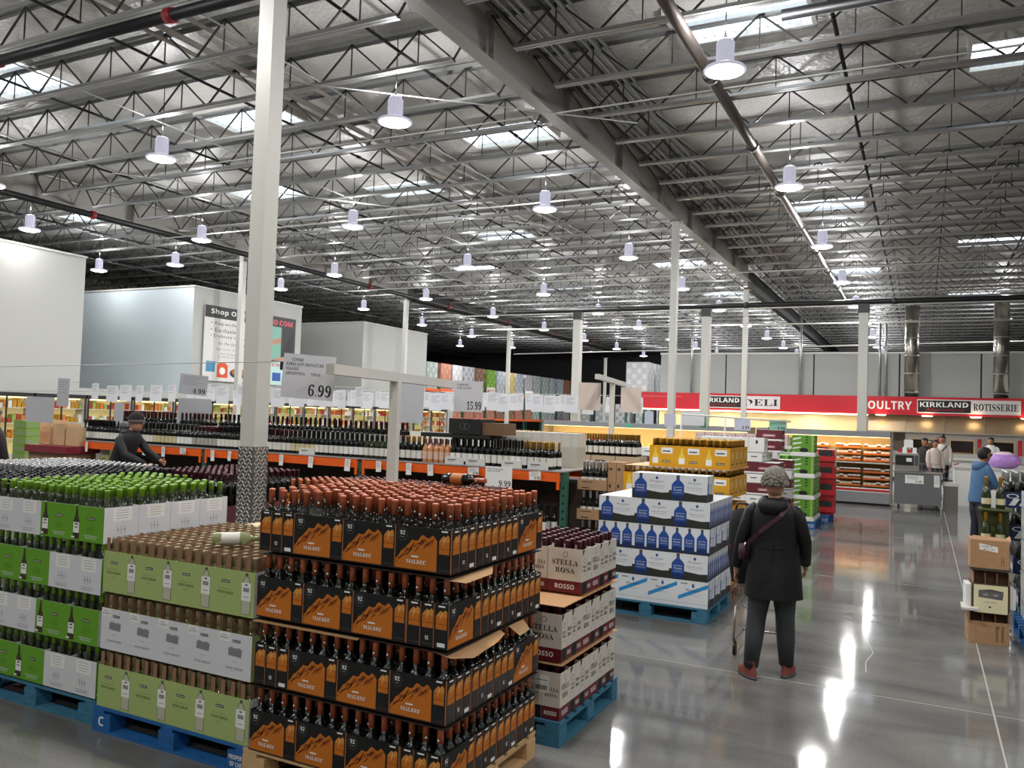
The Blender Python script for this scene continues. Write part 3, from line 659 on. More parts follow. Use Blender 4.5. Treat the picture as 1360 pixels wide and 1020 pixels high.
for k in range(4):
    z = .156+.306*k
    # front row (seen from the camera) and right side column
    if k == 3: row = [('n',.243),('n',.243),('w',.2975),('w',.2975)]; depthrow = 'n'
    elif k == 2: row = [('w',.2975),('w',.2975),('n',.243),('n',.243)]
    elif k == 1: row = [('n',.243),('n',.243),('w',.2975),('w',.2975)]
    else: row = [('w',.2975),('w',.2975),('n',.243),('n',.243)]
    tot = sum(r[1] for r in row); x = GX1-tot
    for t_, w_ in row:
        rot = t_ == 'n'; dd = .2975 if rot else .243
        nrow = 4
        y = GY
        while y < GY+.9:
            rb = ordn(int(round((y-GY)/dd))); cb = ordn(sum(1 for q in range(4) if GX1-tot+sum(r_[1] for r_ in row[:q]) < x-.01))
            inst(case_r, (x+w_/2, y+dd/2, z), math.pi/2 if rot else 0, '%s riesling case, %s layer, %s from the left, %s row back' % ('white' if rot else 'lime green', lname[k], cb, rb), '%s faced riesling cases, %s layer' % ('white' if rot else 'green', lname[k]))
            nx, ny = (3, 4) if rot else (4, 3)
            for i in range(nx):
                for j in range(ny):
                    if k < 3 and not (j == 0 and y == GY) and not (x+w_ > GX1-.01 and i == nx-1): continue
                    vb(inst(b_ries, (x+w_*(i+.5)/nx+random.uniform(-.0035,.0035), y+dd*(j+.5)/ny+random.uniform(-.0035,.0035), z+.005-(.012 if k < 3 else 0)), 0, 'lime capped bottle, %s riesling layer, case %s from left and %s back, place %d-%d' % (lname[k], cb, rb, i+1, j+1), 'lime capped bottles in the %s riesling layer' % lname[k]))
            y += dd+.002
        x += w_
# ---------------------------------------------------------------- pinot grigio stack
PG = mat('pinot_green', '#a3b671', .55); PGD = mat('ink_sage', '#5f7040', .55); PBT = mat('ink_bottle_grey', '#b9b8a4', .4)
def p_wide(A):
    A.r(0, 0, 1, 1, PG, .5)
    A.p([(.70,.06),(.92,.06),(.92,.72),(.88,.84),(.84,.90),(.84,.97),(.78,.97),(.78,.90),(.74,.84),(.70,.72)], DGREY, 1)
    A.p([(.71,.07),(.91,.07),(.91,.72),(.87,.83),(.83,.90),(.79,.90),(.75,.83),(.71,.72)], PBT, 2)
    A.r(.70, .36, .92, .76, WHITE, 3); A.r(.74, .56, .88, .65, MGREY, 4); A.r(.78, .70, .84, .73, BLACK, 4); A.r(.75, .44, .87, .455, MGREY, 4)
    small_logo(A, .20, .70, .20, .06); A.r(.12, .56, .46, .565, PGD, 2); A.t('PINOT GRIGIO', .10, .45, .40, .06, PGD, 2, 's'); A.r(.24, .38, .34, .386, PGD, 2)
def p_narrow(A):
    A.r(0, 0, 1, 1, RWH, .5); A.r(.02, .80, .34, .99, WHITE, 1); A.t('597357', .05, .84, .26, .06, DGREY, 2); A.r(.08, .93, .26, .945, MGREY, 2)
    small_logo(A, .42, .80, .24, .06); A.p([(.30,.50),(.70,.48),(.72,.66),(.62,.69),(.50,.67),(.38,.70),(.30,.66)], MGREY, 1)
    for k in range(4): A.r(.33, .52+.035*k, .69, .525+.035*k, DGREY, 2)
    A.r(.42, .37, .58, .378, MGREY, 2); A.t('PINOT GRIGIO', .24, .20, .52, .05, MGREY, 2, 's')
case_p = tray('wine_case', .296, .236, .238, PG, art=(p_wide, p_narrow, p_wide, p_narrow)); tag(case_p, cat='case')
div = {}
for nx, ny, W_, D_ in ((4, 3, .288, .228),):
    a = MB()
    for i in range(1, nx): a.box(-W_/2+W_*i/nx-.0015, -W_/2+W_*i/nx+.0015, -D_/2, D_/2, .006, .315, KRAFTD)
    for j in range(1, ny): a.box(-W_/2, W_/2, -D_/2+D_*j/ny-.0015, -D_/2+D_*j/ny+.0015, .006, .31, KRAFTD)
    for i in range(nx):       # the outer flaps seen between the necks
        x = -W_/2+W_*(i+.12)/nx
        a.box(x, x+.03, -D_/2, -D_/2+.002, .006, .315, KRAFTD); a.box(x, x+.03, D_/2-.002, D_/2, .006, .315, KRAFTD)
    for j in range(ny):
        y_ = -D_/2+D_*(j+.12)/ny; a.box(W_/2-.002, W_/2, y_, y_+.03, .006, .31, KRAFTD)
    kid(a.build('cardboard_divider', link=False), case_p)
PX1 = -3.152; PY = 3.335
put_pallet(pal_blue, PX1-1.20, PX1+.02, PY-.01, PY+1.01, 'bright blue pallet with a painted letter C under the pale green pinot grigio cases')
for k in range(3):
    z = .146+.333*k; rot = k == 1
    w_, dd = (.236, .296) if rot else (.296, .236); n_ = 5 if rot else 4
    y = PY
    while y < PY+.88:
        for c_ in range(n_):
            x = PX1-w_*n_+c_*w_
            inst(case_p, (x+w_/2, y+dd/2, z), math.pi/2 if rot else 0, '%s pinot grigio case, %s layer, %s from the left, %s row back' % ('white fronted' if rot else 'pale green', ('bottom','middle','top')[k], ordn(c_), ordn(int(round((y-PY)/dd)))), 'pinot grigio cases, %s layer' % ('bottom','middle','top')[k])
            nx, ny = (3, 4) if rot else (4, 3)
            for i in range(nx):
                for j in range(ny):
                    if k < 2 and not (j == 0 and y == PY) and not (c_ == n_-1 and i == nx-1): continue
                    inst(b_pinot, (x+w_*(i+.5)/nx, y+dd*(j+.5)/ny, z+.006), 0, 'tan capped bottle, %s pinot layer, case %s from left and %s back, place %d-%d' % (('bottom','middle','top')[k], ordn(c_), ordn(int(round((y-PY)/dd))), i+1, j+1), 'tan capped bottles in the %s pinot layer' % ('bottom','middle','top')[k])
        y += dd
q = pixz(282, 716, 1.17)
o = inst(b_lying, (q.x, q.y, 1.172), 0, 'clear bottle of pale wine lying on top of the brown cardboard dividers', None, rx=(0, math.radians(90), math.radians(42)))
# ---------------------------------------------------------------- red wine in cream carriers
SC_ = mat('stella_cream', '#d5cfc4', .5); SM_ = mat('stella_maroon', '#6b1524', .45)
def s_wide(A):
    A.r(0, 0, 1, 1, SC_, .5); A.r(0, 0, 1, .27, SM_, 1); A.e(.5, .86, .08, .07, MGREY, 1, 10); A.e(.5, .86, .055, .05, SC_, 2, 8)
    A.t('STELLA', .12, .62, .76, .12, INKG, 2, 's'); A.t('ROSA', .22, .44, .56, .12, INKG, 2, 's'); A.t('ROSSO', .22, .08, .56, .11, WHITE, 2, 'b')
def s_split(A):
    A.r(0, 0, 1, 1, SC_, .5); A.r(0, 0, .5, .27, BLACK, 1); A.r(.5, 0, 1, .27, SM_, 1); A.p([(0,1),(.22,1),(.10,.9),(0,.86)], BLACK, 1)
    A.e(.25, .74, .12, .07, MGREY, 1, 10); A.e(.25, .74, .09, .052, SC_, 2, 10); A.t('STELLA', .08, .58, .34, .06, DGREY, 2, 's'); A.t('ROSA', .12, .49, .26, .06, DGREY, 2, 's'); A.r(.1, .42, .40, .43, MGREY, 2)
    A.t('STELLA', .54, .60, .42, .08, INKG, 2, 's'); A.t('ROSA', .58, .48, .34, .08, INKG, 2, 's'); A.t('ROSSO', .58, .09, .34, .09, WHITE, 2, 'b'); A.r(.495, 0, .505, 1, MGREY, 2)
def s_split_tag(A): s_split(A); A.r(.30, .55, .70, .92, WHITE, 3); [A.r(.33+.025*i, .60, .345+.025*i, .70, BLACK, 4) for i in range(13)]; A.r(.35, .8, .65, .82, MGREY, 4)
carrier = tray('bottle_carrier', .235, .155, .275, SC_, art=(s_wide, s_split, s_split_tag, s_split)); tag(carrier, cat='carrier')
carrier2 = tray('bottle_carrier', .235, .155, .275, SC_, art=(s_split_tag, s_wide, s_split, s_wide)); tag(carrier2, cat='carrier')
SX, SY = -1.885, 4.53
put_pallet(pal_blue2, SX-1.2, SX, SY, SY+.98, 'weathered teal pallet under the cream and maroon red wine carriers')
for k in range(3):
    z = .147+.342*k
    for c_ in range(3):
        for r_ in range(6 if k < 2 else 4):
            y = SY+.08+r_*.158 + (.30 if k == 2 else .0)
            x = SX-.12-c_*.24
            if k < 2 and c_ == 2 : continue
            if k == 2 and c_ == 2: continue
            rz = math.pi/2*0
            pr = carrier2 if (r_+k+c_) % 3 == 0 else carrier
            # narrow end turned to the aisle, broad face to the camera
            inst(pr, (x, y, z), 0, 'cream and maroon six bottle carrier, %s layer, %s back along the aisle, %s column' % (('bottom','middle','top')[k], ordn(r_), ('aisle','inner','third')[c_]), 'red wine carriers, %s layer' % ('bottom','middle','top')[k])
            for i in range(3):
                for j in range(2):
                    inst(b_stella, (x-.078+.078*i, y-.039+.078*j, z+.005), 0, 'maroon foil bottle, %s carrier layer, %s carrier back, %s column, place %d-%d' % (('bottom','middle','top')[k], ordn(r_), ('aisle','inner','third')[c_], i+1, j+1), 'maroon foil bottles, %s layer of carriers' % ('bottom','middle','top')[k])
    a = MB(); a.box(SX-.74, SX+.01, SY-.01, SY+.97, 0, .004, mat('tan_sheet', '#c79a70', .7)); o = a.build('slip_sheet'); o.location = (0, 0, z+.322)
    if k < 2: tag(o, 'tan cardboard sheet on the %s layer of red wine carriers' % ('bottom','middle')[k], 'cardboard')
    else: bpy.data.objects.remove(o)
# ---------------------------------------------------------------- blue vodka boxes
VB = mat('vodka_blue', '#2a4f9c', .4); VBD = mat('vodka_blue_dark', '#1b3266', .4); VT = mat('vodka_tape', '#2a8fd0', .5); VDK = mat('vodka_ground', '#2b2c26', .55); VSEA = mat('vodka_sky', '#dfe3e8', .5)
def blue_bottle(A, x, w, y0=.04, y1=.99):
    h = y1-y0
    A.p([(x,y0),(x+w,y0),(x+w,y0+h*.60),(x+w*.86,y0+h*.70),(x+w*.64,y0+h*.80),(x+w*.62,y0+h*.88),(x+w*.38,y0+h*.88),(x+w*.36,y0+h*.80),(x+w*.14,y0+h*.70),(x,y0+h*.60)], VB, 2)
    A.r(x+w*.37, y0+h*.88, x+w*.63, y1, DGREY, 2); A.r(x, y0, x+w, y0+h*.2, VBD, 3)
    A.r(x+w*.15, y0+h*.50, x+w*.85, y0+h*.515, WHITE, 4); A.t('Mountain', x+w*.18, y0+h*.36, w*.64, h*.09, WHITE, 4); A.r(x+w*.15, y0+h*.28, x+w*.85, y0+h*.29, WHITE, 4)
def v_wide(A):
    A.r(0, 0, 1, 1, VSEA, .5); A.p([(0,0),(1,0),(1,.30),(.8,.27),(.55,.31),(.3,.36),(0,.40)], VDK, 1); blue_bottle(A, .07, .33)
    A.e(.67, .84, .035, .06, VB, 2, 10); A.t('Mountain', .50, .68, .34, .06, DGREY, 2); A.r(.62, .64, .72, .645, DGREY, 2); A.t('PREMIUM VODKA', .46, .50, .42, .05, MGREY, 2); A.r(.50, .44, .84, .45, MGREY, 2)
def v_row(A):
    A.r(0, 0, 1, 1, VSEA, .5); A.r(0, 0, 1, .12, VDK, 1); [blue_bottle(A, .03+.325*i, .27, .05, .98) for i in range(3)]
def v_tape(A):
    A.r(0, 0, 1, 1, VSEA, .5); A.p([(.04,.25),(1,.78),(1,.93),(.04,.40)], VT, 2); A.e(.52, .82, .04, .08, VB, 3, 10); A.t('Mountain', .3, .60, .42, .09, DGREY, 3); A.r(.3, .45, .7, .46, MGREY, 1); A.r(0, .14, 1, .15, MGREY, 1); A.r(.12, .86, .34, .91, MGREY, 1)
def v_side(A):
    A.r(0, 0, 1, 1, VSEA, .5); A.p([(0,0),(1,0),(1,.25),(.5,.3),(0,.34)], VDK, 1); blue_bottle(A, .04, .2); A.p([(.5,.3),(.56,.3),(.9,.95),(.84,.95)], VT, 2); A.t('Mountain', .32, .6, .3, .08, DGREY, 2)
cv = [tag(carton('spirits_case', .335, .255, .25, VSEA, art=(a_, b_, a_, b_)), cat='case') for a_, b_ in ((v_wide, v_row), (v_row, v_side), (v_tape, v_side), (v_wide, v_side))]
VX, VY = -1.815, 7.94
put_pallet(pal_blue2, VX-1.22, VX, VY-.02, VY+1.0, 'teal blue pallet under the white spirits cases with blue bottles')
for k in range(5):
    z = .146+.252*k; ncol = (3, 3, 3, 3, 3)[k]
    typ = (2, 0, 1, 0, 3)[k]; W_ = .335; xr = VX-(0, .01, 0, .0, .0)[k]
    n_ = 4 if k in (0, 2) else 3; W2 = .30 if k == 0 else .375
    if k == 2: n_ = 3
    for c_ in range(n_):
        if k == 4 and c_ == 2: continue
        for r_ in range(4 if k < 4 else 1):
            x = xr-.03*(k == 4)+.04*(k in (1, 3) and 0)-W2*(c_+.5)
            o = inst(cv[typ], (x, VY+.127+r_*.258, z), 0, 'white spirits case with %s, %s layer, %s from the aisle, %s row' % (('a blue tape stripe','a tall blue bottle','rows of blue bottles','a tall blue bottle','a big blue bottle')[k], ('bottom','second','third','fourth','top')[k], ordn(c_), ('front','second','third','rear')[r_]), 'spirits cases, layer %s' % ('one','two','three','four','five')[k])
            o.scale = (W2/.335, 1, 1)
# yellow cases of wine behind them
YE = mat('yellow_case', '#d89c10', .5)
def y_wide(A):
    A.r(0, 0, 1, 1, YE, .5); A.p([(.12,.12),(.34,.12),(.34,.5),(.27,.68),(.26,.9),(.20,.9),(.19,.68),(.12,.5)], mat('ink_straw','#e3c53a',.5), 1); A.r(.12, .15, .34, .42, WHITE, 2)
    A.r(.45, .62, .88, .9, WHITE, 1); A.r(.5, .7, .8, .76, DGREY, 2); small_logo(A, .5, .2, .3, .1)
def y_nar(A):
    A.r(0, 0, 1, 1, YE, .5); A.r(.3, .45, .7, .8, mat('ink_sand','#e0c07a',.5), 1); A.r(.25, .2, .75, .26, DGREY, 1)
cy = tag(tray('wine_case', .30, .235, .235, YE, art=(y_wide, y_nar, y_wide, y_nar)), cat='case')
by_ = fb(GOLD, PAPERK, GLASSD, h=.308, name='white_wine_bottle')
put_pallet(pal_brown, -3.02, -1.85, 9.0, 10.0, 'brown wooden pallet below the bright yellow wine cases')
YB = mat('plain_yellow_board', '#c9921a', .6)
for k in range(5):
    z = .146+.318*k; top = k == 4
    for c_ in range(3 if top else 4):
        for r_ in range(4):
            x = -1.86-.15-.30*c_; y = 9.03+.12+.24*r_
            inst(cy, (x, y, z), 0, 'yellow wine case behind the spirits, %s layer, %s from the aisle, %s row' % (('bottom','second','third','fourth','top')[k], ordn(c_), ('front','second','third','rear')[r_]), 'yellow cases, layer %s' % ('one','two','three','four','five')[k])
            if k < 3: continue
            for i in range(4):
                for j in range(3):
                    if k == 3 and not ((r_ == 0 and j == 0) or (c_ == 0 and i == 3)): continue
                    inst(by_, (x-.11+.0735*i, y-.075+.075*j, z+.005), 0, 'gold necked bottle, %s yellow layer, case %s from aisle, %s back, place %d-%d' % ('fourth' if k == 3 else 'top', ordn(c_), ordn(r_), i+1, j+1), 'gold necked bottles in yellow cases, %s layer' % ('fourth' if k == 3 else 'top'))
    if k == 3:
        a = MB(); a.box(-3.04, -1.84, 9.0, 10.02, 0, .004, mat('pale_sheet', '#d8b48c', .7)); o = a.build('slip_sheet'); o.location = (0, 0, z+.312); tag(o, 'pale cardboard sheet below the top yellow cases', 'cardboard')
# ================================================================== WINE RACK WITH ORANGE BEAMS
RY = 8.87; ZB = 1.30        # beam face plane and top of the deck
XR = -3.74; XL = -12.3
e = empty('pallet_rack', (0, RY, 0)); tag(e, 'long low rack with orange beams and grey deck, loaded with wine bottles', 'rack')
DECKM = mat('deck_grey', '#a3a3a3', .5)
bays = [XL, -9.5, -6.65, XR]
for i in range(3):
    a, b_ = bays[i], bays[i+1]
    for dy in (0, 1.05):
        for zz in (ZB-.13,) if dy == 0 else (ZB-.13,):
            m = MB(); m.box(a+.04, b_-.04, dy, dy+.045, zz, zz+.115, ORANGE); o = m.build('rack_beam', e)
            q = MB()
            for x in (a+.04, b_-.08): q.box(x-.0, x+.04, dy-.006, dy, zz-.09, zz+.115, ORANGE)
            q.build('beam_connector', o)
    m = MB(); m.box(a, b_, -.01, 1.1, ZB-.014, ZB, DECKM); m.build('deck', e)
    m = MB(); m.box(a+.05, b_-.05, .02, 1.06, .52, .54, DECKM); m.build('lower_shelf', e)
for x in bays:
    for dy in (.02, 1.02):
        m = MB(); m.box(x-.04, x+.04, dy, dy+.07, 0, ZB-.015, GREENP)
        for k in range(12): m.box(x-.012, x+.012, dy-.0015, dy, .1+.09*k, .13+.09*k, BLACK)
        m.build('upright', e)
# one bottle template per brand row; 3 deep
fbs = [fb(BLK, h=.335), fb(MAROON, h=.33), fb(SILVER, PAPER, h=.325), fb(BLK, PAPERK, h=.335), fb(GOLD, PAPER, h=.325), fb(BLK, PAPER, GREEND, .31, .038, .17, .21), fb(MAROON, mat('grey_label','#a9a79f',.6)), fb(PINK, mat('pink_label','#d8b7a0',.6), ROSE, .30, .037, .17, .215), fb(BLK, WHITE, GLASSD, .33, .036)]
names = ['black necked bottle with a white label', 'maroon necked red wine bottle', 'silver necked dark bottle', 'black necked bottle with a cream label', 'gold necked bottle', 'short green bottle with a white label', 'maroon necked bottle with a grey label', 'pale rose wine bottle', 'tall dark bottle with a square white label']
plan = [(-12.2,0),(-11.5,2),(-11.05,0),(-10.6,3),(-10.1,8),(-9.75,6),(-9.3,0),(-8.8,8),(-8.3,1),(-7.9,3),(-7.45,0),(-7.0,8),(-6.6,5),(-6.15,1),(-5.95,4),(-5.75,7),(-5.35,8),(-4.85,0),(-4.5,8),(-4.35,4),(-3.9,None)]
def kind_at(x):
    k = 0
    for a, t in plan:
        if x >= a: k = t
    return k
rowsb = {}; nb_ = 0
x = XL+.06
while x < XR-.1:
    t = kind_at(x)
    if t is not None:
        inst(fbs[t], (x+random.uniform(-.004,.004), RY+.07, ZB+.001), 0, names[t]+', %s from the left on the orange rack' % ordn(nb_), 'wine on the orange rack: '+names[t], parts=False); nb_ += 1
        if t != 1: rowsb.setdefault(t, []).extend([(x, RY+.165, ZB+.001), (x+.03, RY+.26, ZB+.001)])
        else: rowsb.setdefault(6, []).extend([(x, RY+.165, ZB+.001), (x+.03, RY+.26, ZB+.001)])
    x += .083
for t, pl in rowsb.items(): crowd('rear_bottles', as_mb(fbs[t]), pl, names[t]+' rows behind the front row on the orange rack', 'bottles')
crowd('lower_shelf_bottles', as_mb(fbs[0]), [(XL+.1+.088*k, RY+.12+.1*j, .541) for k in range(95) for j in range(2) if random.random() < .9], 'dark wine bottles on the shadowed lower shelf of the orange rack', 'bottles')
# second row of bottles in boxes behind, stacked higher
cwl = {}
def plain(name, W, D, H, c, marks=None, cat='box'):
    key = (name, W, D, H, c)
    if key in cwl: return cwl[key]
    mm = mat(name+'_'+c.strip('#'), c, .65)
    def art(A):
        if marks == 'dots':
            for i in range(2): A.r(.12+.5*i, .3, .34+.5*i, .55, MGREY, 1)
        elif marks == 'line': A.r(.15, .55, .6, .7, DGREY, 1); A.r(.15, .35, .45, .42, MGREY, 1)
        elif marks: marks(A)
    o = tag(carton(name, W, D, H, mm, art=(art,)*4 if marks else None), cat=cat); cwl[key] = o; return o
crowd('lower_shelf_cases', as_mb(plain('shade_backing', .40, .3, .58, '#3d3128')), [(XL+.4+.41*k, RY+.75, .541) for k in range(21)], 'added dark brown case row behind the lower shelf bottles, imitating shade under the rack', 'cases')  # dark row added behind the bottles so the lower shelf reads as shaded
wt = plain('white_carton', .42, .27, .12, '#c9c9c6', 'line')
for i, x in enumerate((-7.6, -5.25, -4.95, -4.45, -4.1)):
    inst(plain('white_carton', .27, .18, .085, '#d2d2cf', 'line'), (x+.02, RY+.12, ZB+.001), 0, 'low white wine tray on the deck, %s from the left' % ('first','second','third','fourth','fifth')[i])
back = MB()
for x0, x1, h, c, lb in ((-12.0,-9.6,.16,'#b7a88f','long tan carton row behind the rack bottles at the left'), (-9.4,-7.5,.18,'#c7b490','tan cartons behind the bottles beside the wide column')):
    a = MB(); mm = mat('carton_'+c[1:], c, .7); n = int((x1-x0)/.4)
    for i in range(n):
        p_ = plain('wine_carton', .39, .27, h+.16, c, 'line'); inst(p_, (x0+.4*i+.2, RY+.78, ZB+.001), 0, lb+', '+ordn(i)+' of them', lb)
for t, f0 in ((1, -12.0), (0, -9.6), (6, -7.4)):
    crowd('raised_bottles', as_mb(fbs[t]), [(f0+.087*k, RY+.42+.1*j, ZB+.172) for k in range(26 if t != 6 else 14) for j in range(2)], 'raised row of %s bottles standing on a tray behind the front bottles' % ('maroon capped','black capped','grey labelled')[(1, 0, 6).index(t)], 'bottles')
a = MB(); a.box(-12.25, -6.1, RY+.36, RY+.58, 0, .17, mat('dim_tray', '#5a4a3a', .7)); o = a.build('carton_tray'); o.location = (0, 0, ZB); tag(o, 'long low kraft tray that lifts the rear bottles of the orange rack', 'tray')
# black case stack with a round mark, and the white patterned carton
def blk_art(A): A.e(.5, .5, .16, .22, DGREY, 1, 14); A.e(.5, .5, .13, .18, BLACK, 2, 14); A.r(.47, .35, .53, .65, DGREY, 3)
bc = tag(carton('wine_case', .46, .36, .19, mat('black_case', '#1d1c1c', .5), art=(blk_art, blk_art, blk_art, blk_art)), cat='case')
inst(bc, (-5.10, RY+.22, ZB+.325+.055), 0, 'black carton with a round grey emblem on top of the dark bottles', None)
inst(plain('kraft_carton', .30, .34, .15, '#6e5238'), (-4.72, RY+.24, ZB+.325+.052), 0, 'brown carton beside the black emblem carton on the bottles')
inst(plain('black_tray', 1.0, .34, .05, '#141414'), (-5.25, RY+.22, ZB+.328), 0, 'flat black tray resting on the tall dark bottles')
def loops(A):
    A.r(.02, .62, .12, .7, DGREY, 1); A.r(.02, .4, .16, .55, DGREY, 1)
    for i in range(7):
        for j in range(18):
            t0, t1 = 2*math.pi*j/18, 2*math.pi*(j+1)/18; cx = .3+.115*i; rx, ry = .07, .55
            pt = lambda t, s_: (min(1, cx+rx*s_*math.cos(t)), min(.98, max(.02, .5+ry*s_*math.sin(t))))
            A.p([pt(t0,1), pt(t1,1), pt(t1,.97), pt(t0,.97)], MGREY, 1)
wc = tag(carton('gift_carton', 1.16, .3, .17, mat('patterned_white', '#cfccc4', .5), art=(loops, None, None, None)), cat='carton')
inst(wc, (-4.52+.12, RY+.75, ZB+.26), 0, 'long white carton printed with thin loops above the rack bottles')
inst(plain('wine_carton', 1.16, .3, .258, '#b9b4a8'), (-4.4, RY+.75, ZB+.001), 0, 'plain grey carton carrying the white loop patterned one')
# brown kraft cases with silver topped bottles, right of the rack
def kr_art(A): A.r(.15, .72, .5, .80, INKG, 1); A.r(.15, .12, .40, .24, INKG, 1)
kc = tag(tray('wine_case', .36, .34, .12, KRAFT, art=(kr_art, kr_art, kr_art, kr_art)), cat='case')
kf = tag(carton('wine_case', .095, .30, .335, KRAFT, art=(kr_art, kr_art, kr_art, kr_art)), cat='case')
for k in range(4):
    z = .06+.345*k
    inst(kc, (-3.44, 9.2, z), 0, 'low kraft tray of silver topped bottles right of the rack end, layer %s' % ('one','two','three','four')[k])
    for i in range(4):
        for j in range(2 if k == 3 else 1): inst(fbs[2], (-3.565+.084*i, 9.1+.1*j, z+.006), 0, 'silver topped bottle, kraft tray %s, place %d-%d' % ('ABCD'[k], i+1, j+1), 'silver topped bottles in kraft trays', parts=False)
    for q in range(2): inst(kf, (-3.205+.10*q, 9.2, z), 0, 'upright kraft wine case beside the silver topped bottles, %s one, layer %s' % (('left','right')[q], ('one','two','three','four')[k]))
# second low rack farther back with gold capped bottles
e = empty('pallet_rack', (0, 11.6, 0)); tag(e, 'second low rack farther back, right of the white post, with gold necked bottles', 'rack')
m = MB(); m.box(-6.9, -3.7, 0, 1.1, 1.14, 1.16, DECKM); m.build('deck', e)
for x in (-6.85, -3.75):
    m = MB(); m.box(x-.04, x+.04, .02, .09, 0, 1.14, GREENP); m.build('upright', e)
m = MB(); m.box(-6.8, -3.8, 0, .045, 1.03, 1.14, ORANGE); m.build('rack_beam', e)
m = MB(); m.box(-6.8, -3.8, .02, 1.06, .5, .52, DECKM); m.build('lower_shelf', e)
for i in range(35):
    inst(fbs[4], (-6.75+.087*i, 11.68, 1.161+.217), 0, 'gold necked bottle on the second rack, %s from the left' % ordn(i), 'gold necked bottles on the second rack', parts=False)
crowd('rear_gold_bottles', as_mb(fbs[4]), [(-6.75+.087*i, 11.78+.1*j, 1.378) for i in range(35) for j in range(2)], 'rear rows of gold necked bottles on the second rack', 'bottles')
for i in range(8): inst(plain('wine_carton', .37, .36, .215, '#b9a58a', 'line'), (-6.58+.385*i, 11.81, 1.161), 0, 'low tan carton under the gold necked bottles, %s from the left' % ordn(i), 'low cartons on the second rack')
# ================================================================== BOTTLE FIELDS OF THE NEIGHBOURING PALLETS
def field(x0, x1, y0, y1, z, pr, lab, grp, base, baselab, pitch=.083, layers=True):
    nx = int((x1-x0)/pitch); ny = int((y1-y0)/pitch)
    crowd('capped_bottles', as_mb(pr), [(x0+(i+.5)*pitch+random.uniform(-.007,.007), y0+(j+.5)*pitch+random.uniform(-.007,.007), z) for i in range(nx) for j in range(ny)], 'many '+grp, 'bottles')
    o = inst(plain('bottle_case', round(x1-x0, 3), round(y1-y0, 3), .30, base, 'line', 'case'), ((x0+x1)/2, (y0+y1)/2, z-.302), 0, baselab)
    for k in range(int((z-.302-.15)/.302)+1):
        zz = z-.302*(k+2)
        if zz > .12: inst(plain('bottle_case', round(x1-x0, 3), round(y1-y0, 3), .30, base, 'line', 'case'), ((x0+x1)/2, (y0+y1)/2, zz), 0, baselab+', lower layer %d down' % (k+1))
    put_pallet(pal_brown, (x0+x1)/2-.6, (x0+x1)/2+.6, (y0+y1)/2-.5, (y0+y1)/2+.5, 'brown pallet under the '+grp)
f_blk = fb(BLK, None, GLASSD, n=6); f_wht = fb(SILVER, None, GLASSD, n=6); f_mar = fb(MAROON, None, GLASSD, n=6); f_pnk = fb(PINK, None, GLASSD, n=6); f_cop = fb(COPPER, None, GLASSD, n=6)
# the tall white stack of the greens hides their lower parts; only the necks are in view
field(-6.9, -5.72, 3.6, 4.6, 1.02, f_blk, 'black capped bottle left of the lime capped riesling', 'black capped bottles by the riesling', '#b9b9b6', 'pale case block under the black capped bottles')
field(-7.3, -6.35, 4.75, 5.7, 1.0, f_blk, 'black capped bottle in the pallet behind the riesling', 'black capped bottles of the rear pallet', '#a9a9a6', 'grey case block under the rear black capped bottles')
field(-8.9, -7.3, 5.2, 6.3, .96, f_wht, 'silver capped bottle in the pallet in front of the seated looking man', 'silver capped bottles at the left', '#8f8f8c', 'grey case block under the silver capped bottles')
field(-7.2, -6.1, 6.0, 7.2, .94, f_mar, 'maroon capped bottle between the silver caps and the column', 'maroon capped bottles before the rack', '#6b3a3a', 'maroon case block under the maroon caps')
field(-5.5, -3.6, 6.6, 7.5, .90, f_pnk, 'dusty pink capped bottle behind the malbec stack', 'dusty capped bottles behind the malbec', '#7a6a5a', 'brown case block under the dusty caps')
# older vintage cases on a cardboard sheet between the pinot stack and the column
def old_art(A):
    A.r(0, 0, 1, 1, BLACK, .5); A.r(.02, .2, .98, .98, MO, 1); random.seed(5)
    for k in range(16): A.e(random.uniform(.08,.5), random.uniform(.35,.9), .035, .07, MR, 2, 7)
    A.t('92', .62, .62, .26, .26, MR, 3, 'b'); A.r(.62, .5, .9, .54, MR, 3); A.r(.2, .06, .8, .13, WHITE, 2)
def old_n(A): A.r(0, 0, 1, 1, BLACK, .5); A.r(.1, .2, .45, .95, mat('umber','#4a2c18',.5), 1); A.r(.55, .2, .9, .95, mat('umber','#4a2c18',.5), 1); A.r(.18, .6, .38, .75, MO, 2); A.r(.2, .06, .6, .12, WHITE, 2)
oc = tag(tray('wine_case', .31, .235, .215, BLACK, art=(old_art, old_n, old_art, old_n)), cat='case')
put_pallet(pal_wood, -4.5, -3.3, 4.6, 5.6, 'pine pallet hidden behind the pinot grigio, with sheeted cases')
inst(plain('wine_case', 1.18, .98, .45, '#7a5a3a', 'line', 'case'), (-3.9, 5.1, .146), 0, 'lower block of older cases under the pale sheet'); 
inst(plain('wine_case', 1.16, .96, .45, '#6a5240', 'line', 'case'), (-3.9, 5.1, .597), 0, 'upper block of older cases under the pale sheet')
a = MB(); a.box(-4.5, -3.3, 4.6, 5.6, 0, .008, mat('pale_plywood', '#d8bd9a', .7)); o = a.build('slip_sheet'); o.location = (0, 0, 1.048); tag(o, 'pale sheet behind the pinot grigio carrying the orange and black cases', 'cardboard')
